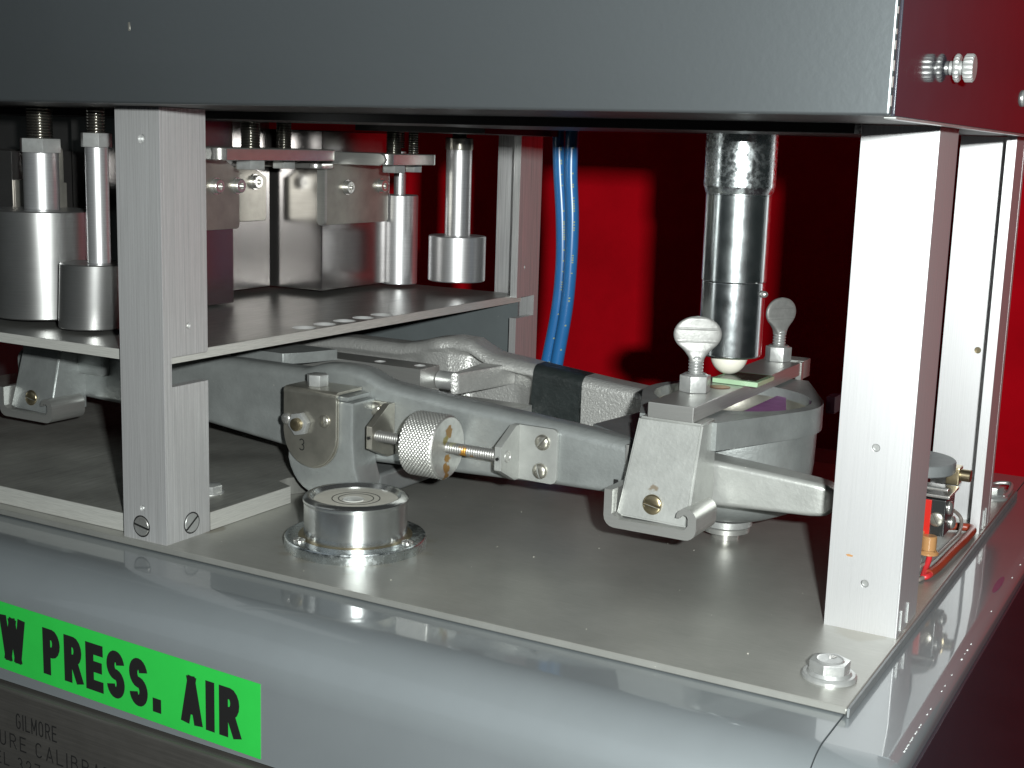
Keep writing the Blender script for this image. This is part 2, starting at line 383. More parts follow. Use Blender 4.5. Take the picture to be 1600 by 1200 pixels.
def letters(text, height, width, weight, gap, place, thick, wx=None):
    """place(u,v,h)->xyz; returns bmesh of extruded strokes; flat-ended, mitred"""
    bm = B(); x = 0; wx = wx or weight
    for ch in text:
        wd = WID.get(ch, .85)*width
        pieces = []
        for st in glyph(ch):
            cur = [st[0]]
            for i in range(1, len(st)):
                cur.append(st[i])
                if i < len(st)-1:
                    d0 = (Vector(st[i])-Vector(st[i-1])); d1 = (Vector(st[i+1])-Vector(st[i]))
                    if d0.length > 1e-5 and d1.length > 1e-5 and d0.angle(d1) > R(62): pieces.append(cur); cur = [st[i]]
            pieces.append(cur)
        for si, st in enumerate(pieces):
            P = [Vector((x+wx/2+p[0]*(width if ch != '.' else 0), weight*.5+p[1]*(height-weight)))for p in st]
            if ch in 'LWPREAIMT7.BD':   # butt ends reach full height
                pass
            Q = [P[0]]
            for p in P[1:]:
                if (p-Q[-1]).length > 1e-4: Q.append(p)
            n = len(Q); Lf, Rt = [], []
            ext = weight*.5
            if n >= 2:
                Q[0] = Q[0]+(Q[0]-Q[1]).normalized()*(ext if ch not in 'SCG3' else 0); Q[-1] = Q[-1]+(Q[-1]-Q[-2]).normalized()*(ext if ch not in 'SCG3' else 0)
            for i in range(n):
                d0 = (Q[i]-Q[i-1]).normalized() if i else (Q[1]-Q[0]).normalized()
                d1 = (Q[i+1]-Q[i]).normalized() if i < n-1 else d0
                n0 = Vector((-d0.y, d0.x)); n1 = Vector((-d1.y, d1.x)); mm = (n0+n1)
                if mm.length < .3: mm = n0
                mm.normalize(); kk = min(1.22, 1/max(.4, mm.dot(n0)))
                sc = wx/weight
                off = Vector((mm.x*sc, mm.y))*weight*.5*kk
                Lf.append(Q[i]+off); Rt.append(Q[i]-off)
            for q in Lf+Rt: q.y = min(max(q.y, 0), height)
            for i in range(n-1):
                quad = [Lf[i], Lf[i+1], Rt[i+1], Rt[i]]
                b = [bm.verts.new(place(q.x, q.y, 0)) for q in quad]; t = [bm.verts.new(place(q.x, q.y, thick+.006*si+.002*(i % 2))) for q in quad]
                bm.faces.new(t); bm.faces.new(b[::-1])
                for k in range(4): bm.faces.new((b[k], b[(k+1) % 4], t[(k+1) % 4], t[k]))
        x += wd+wx+gap
    return bm, x

# ================================================================== SETTING
H = 174.0                       # underside of the upper housing
bm = B()
prof = [(-3200, 800), (180, 800), (300, 785), (345, 765)]
pts2 = []
for i in range(len(prof)-1):
    for k in range(8): pts2.append((prof[i][0]+(prof[i+1][0]-prof[i][0])*k/8, prof[i][1]+(prof[i+1][1]-prof[i][1])*k/8))
pts2.append(prof[-1])
for zi in range(2): pass
rows = []
for z in (-140, 150, 520, 950):
    rows.append([bm.verts.new((x, y+3*math.sin(x*.021+z*.004), z)) for x, y in pts2])
for a, b in zip(rows, rows[1:]):
    for i in range(len(a)-1): bm.faces.new((a[i], a[i+1], b[i+1], b[i]))
struct(obj('backdrop', bm, M['cloth']))
bm = B(); box(bm, -3200, 1400, -900, 1000, -160, -141)
struct(obj('table_top', bm, M['table']))

# ================================================================== BASE HOUSING
hs = thing('base_housing', 'glossy grey enamelled base cabinet with rounded shoulder under the aluminium plate', 'machine housing', (-250, 150, -140))
XE = 1.3
bm = B()
pr = [(357, -2.9), (-4, -2.9)]+[(-20-22*math.sin(R(a)), -24.9+22*math.cos(R(a))) for a in range(0, 91, 5)]+[(-42, -52.8), (-39, -52.8), (-39, -26), (-18, -6), (357, -6)]
prism(bm, pr, 'x', -760, XE-1.2)
obj('front_hood', bm, M['paint'], hs, 'grey hood that curves down from the plate to the upright front')
bm = B()
pr = [(XE-.9, -30), (XE-.9, -3.4), (XE+12, -3.4)]+arc(XE+17, -8.4, 5, 90, 0, 8)+[(XE+22, -138), (XE+19, -138), (XE+19, -30)]
pr = [(x, z) for x, z in pr]
t = B(); prism(t, pr, 'y', -20, 357, holes=())
add(bm, t)
# front end of the side panel turns down with the same shoulder
secs = []
for a in range(0, 91, 6):
    y = -20-22*math.sin(R(a)); dz = -22+22*math.cos(R(a))
    secs.append([(XE-.9, y, -3.4+dz), (XE+12, y, -3.4+dz)]+[(p[0], y+(0 if a < 90 else 0), p[1]+dz) for p in arc(XE+17, -8.4, 5, 75, 0, 5)]+[(XE+22, y+ (8 if a else 0), -60), (XE-.9, y+(8 if a else 0), -60)])
loft(bm, secs)
obj('side_panel', bm, M['paint'], hs, 'glossy grey strip beside the plate on the right, dark with reflections')
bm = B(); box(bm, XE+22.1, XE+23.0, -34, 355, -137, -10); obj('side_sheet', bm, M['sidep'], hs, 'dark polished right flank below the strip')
bm = B(); prism(bm, circ(0, 0, 1, 16), 'z', -3.35, -3.30, mtx=Matrix.Translation((XE+17.2, 160, .02)) @ Matrix.Diagonal((1.3, 12, 1, 1))); obj('slot', bm, M['pinkred'], hs)
bm = B()
for i in range(60):      # bright specks where the enamel is chipped along the seam
    t_ = i/60+random.uniform(-.006, .006)
    if random.random() < .45: continue
    y = -12+355*t_*t_; s_ = random.uniform(.12, .34); box(bm, XE+20.0, XE+20.0+s_, y, y+s_*1.8, -4.6, -4.15)
o = obj('chipped_paint', bm, M['zinc'], hs); o['kind'] = 'stuff'
bm = B()
box(bm, -620, 20, -38.5, -8, -140, -53, 0.0)
obj('lower_case', bm, M['dark'], hs)
# nameplate with engraved words
bm = B(); box(bm, -620, -120, -45.5, -39, -120, -53.9, 1.4, 3)
npl = obj('nameplate', bm, M['engraved'], hs, 'dark brushed nameplate with engraved black lettering under the green sticker')
def eng(text, x, z, hgt, wid, wt, gap):
    bm, _ = letters(text, hgt, wid, wt, gap, lambda u, v, h: (x+u, -45.5-h, z+v-.008*u), .05); return obj('lettering', bm, M['ink'], npl)
eng('GILMORE', -312.8, -69.5, 6.6, 2.55, .6, .95)
eng('PRESSURE CALIBRATOR', -351.5, -78.4, 6.3, 3.8, .6, 2.0)
eng('MODEL 327', -341.0, -86.8, 5.4, 3.2, .55, 1.75)
# green sticker
bm = B(); box(bm, -460, -191.0, -42.35, -42.04, -51.2, -23.2)
for v in bm.verts: v.co.z += (-191-v.co.x)*.026
lab = obj('safety_sticker', bm, M['green'], hs, 'fluorescent green sticker with black words LOW PRESS. AIR on the front')
TX = 'LOW PRESS. AIR'
pl_ = lambda u, v, h: (u, -42.36-h, v-47.1)
b2, part = letters('PRESS. AIR', 18.9, 6.8, 4.4, 2.3, pl_, .05, wx=4.5); b2.free()
bm, tot = letters(TX, 18.9, 6.8, 4.4, 2.3, pl_, .05, wx=4.5)
fx = 99.3/(part-2.3)
for v in bm.verts:
    v.co.x = -200.3+(v.co.x-(tot-2.3))*fx; v.co.z += (-191-v.co.x)*.026
obj('lettering', bm, M['ink'], lab)

# ================================================================== BASE PLATE
bp = thing('base_plate', 'matte aluminium base plate carrying the lever, posts and bubble level', 'metal plate', (-150, 155, 0))
bm = B(); box(bm, -600, XE, 0, 311, -2.6, 0, .35, 1); obj('plate', bm, M['base'], bp)
bm = B(); box(bm, XE+.01, XE+.9, 0, 311, -3.3, -.35, .1, 1); obj('edge_seal', bm, M['greydisc'], bp)
def hexbolt(loc, label, spin, parent_label=None):
    t = thing('hex_bolt', label, 'bolt', loc, 'hex bolts on the base plate')
    washer(t, loc, (0, 0, 1), 8.8, 1.5, M['zinc'])
    x, y, z = loc
    bm = B(); lathe(bm, [(0, 0), (7.2, 0), (6.6, 1.0), (0, 1.0)], (x, y, z+1.5), n=32); obj('flange', bm, M['zinc'], t)
    nut(t, (x, y, z+2.3), (0, 0, 1), 11.5, 3.4, M['zinc'], spin, 'bolt_head')
    bm = B(); lathe(bm, [(0, 0), (4.6, 0), (4.2, .35), (3.6, .1), (0, .1)], (x, y, z+5.7), n=32); obj('head_face', bm, M['zinc'], t)
    for k in range(3):
        bm = B(); box(bm, -.25, .25, 1.4, 3.4, 0, .22); bmesh.ops.rotate(bm, verts=bm.verts, cent=(0, 0, 0), matrix=Matrix.Rotation(R(-18+18*k), 3, 'Z')); bmesh.ops.translate(bm, verts=bm.verts, vec=(x, y, z+5.8)); obj('grade_mark', bm, M['steel'], t)
bm = B()
for i in range(26):
    x = random.uniform(-270, -6); y = random.uniform(8, 150)**1.0
    if abs(x+216.5) < 31 and abs(y-48) < 31: continue
    s_ = random.choice((.08, .11, .14, .2)); box(bm, x-s_, x+s_, y-s_*random.uniform(.6, 2.2), y+s_, .01, .01+s_)
o = obj('crumbs', bm, M['dial'], bp); o['kind'] = 'stuff'
hexbolt((-10.2, 20.5, 0), 'washered hex bolt at the front right corner of the base plate', .5)
hexbolt((-8, 290, 0), 'half hidden hex bolt at the far right corner of the base plate', .2)
# bent clip at far right corner
bm = B(); tube(bm, [(-12, 311.6, .4), (-7, 312.5, 2.4), (-2.2, 312.6, 2.8), (-.6, 308, 2.6), (-.4, 298, 1.4), (-1.2, 289, 1.0)], 1.0, 10)
tag(obj('wire_clip', bm, M['zinc']), 'bright bent metal clip behind the rear right post', 'clip')

# ================================================================== POSTS
LT = 4.4
def plate_holes(bm, axis, outline, holes, h0, h1):
    prism(bm, outline, axis, h0, h1, holes=[circ(a, b, r, 16) for a, b, r in holes] or ())
def rect(a0, a1, b0, b1): return [(a0, b0), (a1, b0), (a1, b1), (a0, b1)]

def slot_outline(a_edge, a_in, a_far, z_top=H):
    return [(a_edge, 0), (a_far, 0), (a_far, z_top), (a_edge, z_top), (a_edge, 76.6), (a_in, 76.6), (a_in, 64.6), (a_edge, 64.6)]
# left front
p = thing('corner_post', 'slotted brushed aluminium corner post at the front left beside the green bubble level side', 'post', (-288, 12, 0), 'aluminium angle posts')
p['label'] = 'worn brushed aluminium post at front left with two slotted screws at its foot'
bm = B(); x1 = -277; y0 = 2
plate_holes(bm, 'y', rect(x1-23.5, x1, 0, H), [(-286.5, 161.9, 1.9), (-290.0, 13.6, 1.4)], y0, y0+LT)
plate_holes(bm, 'x', slot_outline(y0+25.4, y0+4.6, y0+LT+.02), [(16.2, 88.5, 1.3)], x1-LT, x1-.05)
obj('angle_bar', bm, M['alum_v'], p)
bm = B(); cyl(bm, (-277.42, 2.42, 0.1), .47, H-.2, 'z', .1, 12); obj('corner_edge', bm, M['alum_r'], p)
bm = B(); cyl(bm, (-286.5, 3.6, 161.9), 1.85, 2, 'y', .2, 16); obj('plug', bm, M['zinc'], p)
bm = B(); cyl(bm, (-290.0, 3.3, 13.6), 1.35, 2, 'y', .2, 16); obj('plug', bm, M['zinc'], p)
bm = B(); cyl(bm, (-280, 16.2, 88.5), 1.25, 2, 'x', .2, 16); obj('plug', bm, M['steel'], p)
dark_ring(p, (-290.6, y0-.01, 5.9), (0, -1, 0), 4.6)
screw(p, (-290.6, y0+.45, 5.9), (0, -1, 0), 4.25, .8, M['steel'], R(80), kind='flat')
dark_ring(p, (x1+.01, 16.6, 6.2), (1, 0, 0), 4.6)
screw(p, (x1-.4, 16.6, 6.2), (1, 0, 0), 4.25, .8, M['zinc'], R(35), kind='flat')
# right front
p = thing('corner_post', 'broad bright aluminium post at front right, glaring white in the flash', 'post', (-12, 78, 0), 'aluminium angle posts')
bm = B(); plate_holes(bm, 'y', rect(-25.4, 0, 0, H), [(-12.2, 66, 1.45), (-12.3, 17.5, 1.45)], 66.5, 66.5+LT)
plate_holes(bm, 'x', rect(66.5+LT+.02, 66.5+30, 0, H), [], -LT, -.05)
obj('angle_bar', bm, M['alum_r'], p)
bm = B(); cyl(bm, (-.42, 66.92, .1), .47, H-.2, 'z', .1, 12); obj('corner_edge', bm, M['alum_r'], p)
for z in (66, 17.5):
    bm = B(); cyl(bm, (-12.2, 67.6, z), 1.42, 2, 'y', .2, 16); obj('plug', bm, M['zinc'], p)
bm = B(); prism(bm, [(-19.6, 26.9), (-18.6, 27.2), (-17.0, 26.9), (-17.2, 26.4), (-18.9, 26.3)], 'y', 66.42, 66.47); obj('rust_mark', bm, M['orange'], p)
for dy in (4, 14):
    bm = B(); box(bm, 0, .5, 66.5+dy, 66.5+dy+.8, 1.5, 9); obj('reflection_line', bm, M['zinc'], p)  # bright strips drawn as reflections of screws in the post side
# rear right
p = thing('corner_post', 'rear right aluminium post seen from inside, open side toward the camera', 'post', (-12, 232, 0), 'aluminium angle posts')
bm = B(); plate_holes(bm, 'y', rect(-27, 0, 0, H), [(-9.4-2, 79, 1.5)], 244-LT, 244)
plate_holes(bm, 'x', rect(218.6, 244-LT-.02, 0, H), [], -LT+.3, -.05)
obj('angle_bar', bm, M['alum_r'], p)
bm = B(); cyl(bm, (-11.4, 240.8, 79), 1.45, 2, 'y', .2, 16); obj('plug', bm, M['brass'], p)
for dy in (4, 9):
    bm = B(); box(bm, 0, .5, 222+dy, 222+dy+.8, .5, 9); obj('reflection_line', bm, M['zinc'], p)  # the same drawn reflection strips at the foot of the rear post
# rear left
p = thing('corner_post', 'notched rear left aluminium post just left of the blue tubes', 'post', (-290, 300, 0), 'aluminium angle posts')
bm = B(); ry = 286.5
plate_holes(bm, 'y', rect(-304.5, -277, 0, H), [], ry+26-LT, ry+26)
plate_holes(bm, 'x', [(ry+26-LT-.02, 0), (ry+26-LT-.02, H), (ry, H), (ry, 76.6), (ry+21, 76.6), (ry+21, 64.6), (ry, 64.6), (ry, 0)], [(ry+8, 94, 1.1)], -277-LT, -277)
obj('angle_bar', bm, M['alum_v'], p)
bm = B(); cyl(bm, (-280, ry+8, 94), 1.05, 2.6, 'x', .2, 12); obj('plug', bm, M['steel'], p)

# ================================================================== LOWER MOUNTING PLATE, SHELF, REAR PANEL
lp = thing('mounting_plate', 'thick scuffed plate lying on the base behind the left post', 'metal plate', (-400, 100, 0.1))
bm = B(); prism(bm, [(-600, 6.6), (-281.6, 6.6), (-281.6, 28), (-277.4, 28), (-277.4, 81), (-287.5, 85), (-287.5, 92), (-281.5, 100), (-281.5, 300), (-600, 300)], 'z', .15, 8.0); obj('plate', bm, M['lowm'], lp)
bm = B(); box(bm, -277.35, -277.1, 28.1, 80.9, .2, 7.9); obj('sawn_edge', bm, M['edge'], lp)
bm = B(); box(bm, -599, -281.7, 6.3, 6.55, .2, 7.9); obj('sawn_edge', bm, M['edge'], lp)
nut(lp, (-299, 52, 8), (0, 0, 1), 9.5, 3.6, M['zinc'], .4, 'bolt_head')
bm = B(); washer(lp, (-299, 52, 8.0), (0, 0, 1), 6.2, .6, M['zinc'])
sh = thing('shelf_plate', 'thin stained metal shelf under the hanging weights with a row of holes', 'shelf', (-400, 155, 73))
hol = [(-288.6+2.5, 105+15.6*k) for k in range(5)]
bm = B(); prism(bm, [(-600, 6.6), (-281.5, 6.6), (-281.5, 300), (-600, 300)], 'z', 73.0, 77.3, holes=[circ(a-2.5, b, 5.6, 24) for a, b in hol]); obj('plate', bm, M['shelfm'], sh)
bm = B(); box(bm, -281.45, -281.2, 7, 299.5, 73.05, 77.2); obj('sawn_edge', bm, M['edge'], sh)
bm = B(); box(bm, -599, -281.6, 6.35, 6.55, 73.05, 77.2); obj('sawn_edge', bm, M['edge'], sh)
for a, b in hol:
    bm = B(); lathe(bm, [(5.58, 77.28), (3.2, 74.6), (3.0, 74.0), (0, 73.9)], (a-2.5, b, 0), n=24); obj('countersink', bm, M['csk'], sh)
bm = B(); box(bm, -520, -281.3, 296, 298, 0, 72.9); tag(obj('rear_panel', bm, M['backpan']), 'grey sheet panel below the shelf at the back, left of the rear post', 'panel')

# ================================================================== UPPER HOUSING
uh = thing('upper_housing', 'large grey enamelled upper cabinet overhanging the open bay', 'machine housing', (-250, 150, H))
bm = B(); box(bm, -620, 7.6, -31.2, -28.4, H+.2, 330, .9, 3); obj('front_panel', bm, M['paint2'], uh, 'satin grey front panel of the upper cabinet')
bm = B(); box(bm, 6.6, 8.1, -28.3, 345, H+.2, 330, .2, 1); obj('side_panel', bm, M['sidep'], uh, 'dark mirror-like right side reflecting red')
bm = B(); box(bm, 5.2, 8.6, -28.3, 345, H-.5, H+.15, .2, 1); obj('side_lip', bm, M['zinc'], uh)
bm = B()
for i in range(34):
    z = H+3+i*4.4+random.uniform(-1, 1); s_ = random.uniform(.5, 1.3)
    box(bm, 7.35, 7.35+.45, -31.5+s_*.1, -30.9, z, z+s_*2.2)
o = obj('worn_corner', bm, M['steel'], uh); o['kind'] = 'stuff'
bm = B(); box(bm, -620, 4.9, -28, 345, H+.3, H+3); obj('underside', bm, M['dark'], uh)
bm = B(); box(bm, -258.6, -257.6, -31.28, -31.1, 199, 202, .1, 1); obj('chip', bm, M['nickel'], uh)
bm = B(); box(bm, -620, -26, 60, 130, H-3, H+.2); box(bm, -330, -250, 200, 300, H-5, H+.2); box(bm, -250, -30, 135, 200, H-2.5, H+.2); obj('support_rail', bm, M['dark'], uh)
# knurled thumb screw in the right side
bm = B()
def knurled(bm, x0, x1, r, cy, cz, n=40, d=.22):
    t = B(); rings = []
    hs_ = [(r*.9, x0), (r, x0+.5), (r, x1-.5), (r*.9, x1)]
    for rr, x in hs_:
        rings.append([t.verts.new((x, cy+(rr+(d if i % 2 else -d)*(1 if abs(rr-r) < .01 else .3))*math.cos(2*math.pi*i/n), cz+(rr+(d if i % 2 else -d)*(1 if abs(rr-r) < .01 else .3))*math.sin(2*math.pi*i/n))) for i in range(n)])
    for a, b in zip(rings, rings[1:]):
        for j in range(n): t.faces.new((a[j], a[(j+1) % n], b[(j+1) % n], b[j]))
    t.faces.new(rings[0]); t.faces.new(rings[-1][::-1]); add(bm, t)
ts = thing('thumb_screw', 'knurled silver thumb screw standing out of the upper cabinet right side', 'thumb screw', (8.1, 33, 191))
bm = B(); knurled(bm, 9.6, 11.3, 3.9, 33, 190.2); obj('lock_wheel', bm, M['zinc'], ts)
bm = B(); cyl(bm, (8.1, 33, 190.2), 2.1, 7, 'x', .2, 20); obj('shaft', bm, M['zinc'], ts)
bm = B(); knurled(bm, 12.4, 15.3, 3.9, 33, 190.2); obj('knob', bm, M['zinc'], ts)
screw(uh, (8.1, 170, 187.5), (1, 0, 0), 3.2, 1.5, M['zinc'], .4, slot=False)

# ================================================================== CHROME COLUMN
CX, CY = -98.5, 155
pc = thing('plunger_column', 'vertical chromed plunger tube with white rounded tip above the pan', 'plunger', (CX, CY, 70))
bm = B(); lathe(bm, [(0, 190), (14.9, 190), (14.9, 150.0), (14.6, 148.9), (13.9, 147.0), (13.7, 146.8), (13.7, 146), (0, 146)], (CX, CY, 0), n=72); obj('upper_sleeve', bm, M['chrome_w'], pc)
bm = B(); lathe(bm, [(0, 146.9), (13.5, 146.9), (13.7, 146.5), (13.7, 110.5), (13.4, 110.2), (0, 110.2)], (CX, CY, 0), n=72); obj('middle_sleeve', bm, M['chrome_m'], pc)
bm = B(); lathe(bm, [(0, 110), (13.2, 110), (13.4, 109.6), (13.4, 79.2), (12.9, 78.4), (12.5, 78.2), (0, 78.2)], (CX, CY, 0), n=72); obj('lower_sleeve', bm, M['chrome_l'], pc)
bm = B(); lathe(bm, [(0, 69.9)]+[(7.9*math.sin(R(a)), 78-8.1*math.cos(R(a))) for a in range(8, 91, 7)]+[(7.9, 78.6), (0, 78.6)], (CX, CY, 0), n=48); obj('tip', bm, M['ball'], pc)
screw(pc, (CX+13.2, CY-1, 105.5), (1, 0, 0), 1.5, 2.6, M['steel'], 0, slot=False, name='side_pin')

# ================================================================== LEVER (walking beam)
lv = thing('balance_lever', 'long grey cast balance lever with two side beams and a round pan frame', 'lever', (-270, 155, 20))
top = [(-480, 48), (-430, 53), (-330, 58.5), (-296, 58.5), (-286, 58.7), (-276, 62.0), (-268, 62.8), (-256, 62.8), (-250, 61.6), (-240, 57.6), (-205, 54.2), (-173, 51.8), (-143, 49.5), (-118, 46.8), (-95, 45.5)]
bot = [(-480, 28), (-430, 28), (-346, 25.5), (-296, 20.5), (-250, 20), (-192, 22), (-151, 23.8), (-118, 24.4), (-95, 25)]
def rsec(x, ya, yb, z0, z1, r, m=5):
    s = []
    for (cy, cz, a0) in ((yb-r, z1-r, 0), (ya+r, z1-r, 90), (ya+r, z0+r*.5, 180), (yb-r, z0+r*.5, 270)):
        rr = r if a0 < 180 else r*.5
        if a0 == 180: cy = ya+rr
        if a0 == 270: cy = yb-rr
        for k in range(m+1):
            a = R(a0+90*k/m); s.append((x, cy+rr*math.cos(a), cz+rr*math.sin(a)))
    return s
xs = [-478+4*i for i in range(96)]
bm = B(); loft(bm, [rsec(x, 100+interp([(-300, 0), (-285, -.6), (-245, -.6), (-235, 0)], x), 114, lin(bot, x), lin(top, x), 5.0) for x in xs if x <= -108])
obj('front_beam', bm, M['lever'], lv, 'smooth grey front beam of the lever', 40)
# rear beam: recessed web between flanges, solid further right
dep_t = [(-400, 3), (-290, 3), (-278, 0), (-266, 0), (-257, 10), (-229, 11), (-221, 8), (-212, 0)]
btop = [(a, b) for a, b in top if a < -296]+[(-296, 58.5), (-286, 60.5), (-276, 63.4), (-264, 65.2), (-253, 64.6), (-246, 61.0), (-240, 58.6), (-230, 57.6), (-205, 54.8), (-173, 51.5), (-143, 49), (-118, 46.8)]
secs = []
for x in [-478+3*i for i in range(120)]:
    if x > -128: break
    z0, z1 = lin(bot, x)-1.5, lin(btop, x); d = interp(dep_t, x); ya, yb = 194, 213
    hump = interp([(-284, 0), (-272, 2.0), (-262, 0)], x)
    r = 5; s = []
    for k in range(6): a = R(90*k/5); s.append((x, yb-r+r*math.cos(a), z1-r+r*math.sin(a)))
    for k in range(6): a = R(90+90*k/5); s.append((x, ya-hump+r+r*math.cos(a), z1-r+r*math.sin(a)))
    s += [(x, ya-hump+.2, z1-6.0), (x, ya+d*.6, z1-7.4), (x, ya+d*.95, z1-9), (x, ya+d, z1-10.5)]
    zz0 = z0+6
    s += [(x, ya+d, zz0+2.4), (x, ya+d*.9, zz0+.8), (x, ya-d*.2, zz0), (x, ya-d*.75, zz0-.7), (x, ya-d*.9, zz0-2.4), (x, ya-d*.75, z0)]
    s += [(x, yb-3, z0), (x, yb, z0+3)]
    secs.append(s)
bm = B(); loft(bm, secs); obj('rear_beam', bm, M['cast'], lv, 'rough silver cast rear beam with recessed web', 40)
# boss that joins the beams under the pin
bm = B()
tp = []
for x in [-214.5+2.1*i for i in range(14)]:
    z0, z1 = lin(bot, x)-1.9, lin(btop, x)+.35; s = []
    r = 5.2; ya, yb = 193.5, 211.5; xx = x+0
    for k in range(6): a = R(90*k/5); s.append((xx, yb-r+r*math.cos(a), z1-r+r*math.sin(a)))
    for k in range(6): a = R(90+90*k/5); s.append((xx, ya+r+r*math.cos(a), z1-r+r*math.sin(a)))
    s += [(xx-.8, ya-.2, (z0+z1)/2), (xx, ya, z0), (xx, yb, z0)]; tp.append(s)
bm = B(); loft(bm, tp); tag_t = obj('tape_band', bm, M['tape'], lv, 'wide black tape wrapped round the rear beam', 40)
# pan frame: hull of round pan and front/back lugs
def pan_outline(r, fx, fy):
    pts = []
    a0 = math.degrees(math.atan2(-(fy), fx))
    return None
PX, PY = -96, 155
def hull(points):
    pts = sorted(set(points)); 
    def half(ps):
        h = []
        for p in ps:
            while len(h) > 1 and (h[-1][0]-h[-2][0])*(p[1]-h[-2][1])-(h[-1][1]-h[-2][1])*(p[0]-h[-2][0]) <= 0: h.pop()
            h.append(p)
        return h
    a, b = half(pts), half(pts[::-1]); return a[:-1]+b[:-1]
outer = hull([(round(a, 3), round(b, 3)) for a, b in circ(PX, PY, 38.5, 72)]+[(-113, 96), (-80.5, 96), (-113, 214), (-80.5, 214)])
bm = B(); prism(bm, outer, 'z', 49.5, 60.6, holes=[circ(PX, PY, 33.5, 48)]); obj('pan_rim', bm, M['lever'], lv, 'grey teardrop rim of the round pan')
bm = B(); lathe(bm, [(33.6, 60.2), (33.4, 52), (30, 46.5), (0, 45)], (PX, PY, 0), n=48); obj('pan_floor', bm, M['nickel'], lv)
bm = B(); lathe(bm, [(33, 49.4), (36.6, 49.3), (36.2, 34), (34.8, 21), (31.5, 15), (22, 10.5), (13, 9.0), (0, 9.0)], (PX, PY, 0), n=72); obj('pan_bowl', bm, M['lever'], lv, 'round grey bowl under the pan rim')
bm = B()
prism(bm, [(-86.5, 141), (-74.2, 139.5), (-70.5, 151), (-86.5, 200)], 'z', 56.6, 56.9)
# back-wall cloth patch seen inside the pan
a0, a1 = R(-8), R(28)
for k in range(8):
    u, v = a0+(a1-a0)*k/8, a0+(a1-a0)*(k+1)/8
    q = [bm.verts.new((PX+33.2*math.cos(t_), PY+33.2*math.sin(t_), zz)) for zz, t_ in ((53, u), (60.0, u), (60.0, v), (53, v))]; bm.faces.new(q)
obj('cloth_patch', bm, M['purple'], lv, 'purple tape patch inside the pan')
bm = B(); box(bm, -61, -57.2, 176, 186, 54, 61.5, .4); obj('tape_tab', bm, M['pinkred'], lv)
bm = B(); lathe(bm, [(0, 9.2), (11.2, 9.2), (11.2, 6.6), (10.6, 6.2), (0, 6.2)], (-92.5, 147, 0), n=40); obj('washer', bm, M['zinc'], lv)
bm = B(); lathe(bm, [(0, 6.3), (9.4, 6.3), (10.2, 5.6), (10.2, 3.6), (0, 3.6)], (-92.5, 147, 0), n=40); obj('lock_ring', bm, M['channel'], lv)
bm = B(); lathe(bm, [(0, 3.7), (6, 3.7), (6, 0.05), (0, 0.05)], (-92.5, 147, 0), n=32); obj('foot_stud', bm, M['steel'], lv)
# arm that runs on past the pan to the right
secs = []
for x, za, zb, ya, yb in ((-90, 25.0, 44.2, 103, 118), (-80, 25.6, 43.6, 103, 118), (-60, 26.6, 42.2, 103.5, 117), (-44, 27.3, 41.0, 104, 116), (-38.5, 28.0, 40.2, 104.6, 115.4), (-36, 30, 38.4, 106, 114)):
    s = []; r = 2.2
    for (cy, cz, a0) in ((yb-r, zb-r, 0), (ya+r, zb-r, 90), (ya+r, za+r, 180), (yb-r, za+r, 270)):
        for k in range(5): a = R(a0+90*k/4); s.append((x, cy+r*math.cos(a), cz+r*math.sin(a)))
    secs.append(s)
bm = B(); loft(bm, secs); obj('end_arm', bm, M['hammer'], lv, 'tapered pale arm reaching right from the pan bracket')
# gusset between rear beam and pan
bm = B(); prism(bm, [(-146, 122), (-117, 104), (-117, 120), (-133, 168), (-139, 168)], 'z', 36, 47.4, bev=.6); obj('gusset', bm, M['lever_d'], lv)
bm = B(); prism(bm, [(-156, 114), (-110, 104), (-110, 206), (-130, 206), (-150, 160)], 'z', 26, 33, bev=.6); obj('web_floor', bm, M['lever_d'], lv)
screw(lv, (-150, 121, 41), (0, 0, 1), 3.4, 1.4, M['steel'], .3); bm = B(); prism(bm, [(-158, 115), (-144, 115), (-141, 128), (-156, 128)], 'z', 33.1, 41, bev=.4); obj('screw_pad', bm, M['hammer'], lv)
bm = B(); box(bm, -120, -118.6, 99.2, 103, 25, 46, .3); obj('seam_strip', bm, M['channel'], lv)
bm = B(); box(bm, -124.5, -122.5, 98.9, 99.4, 26.5, 31, .2); bm2 = None; obj('drip', bm, M['ink'], lv)

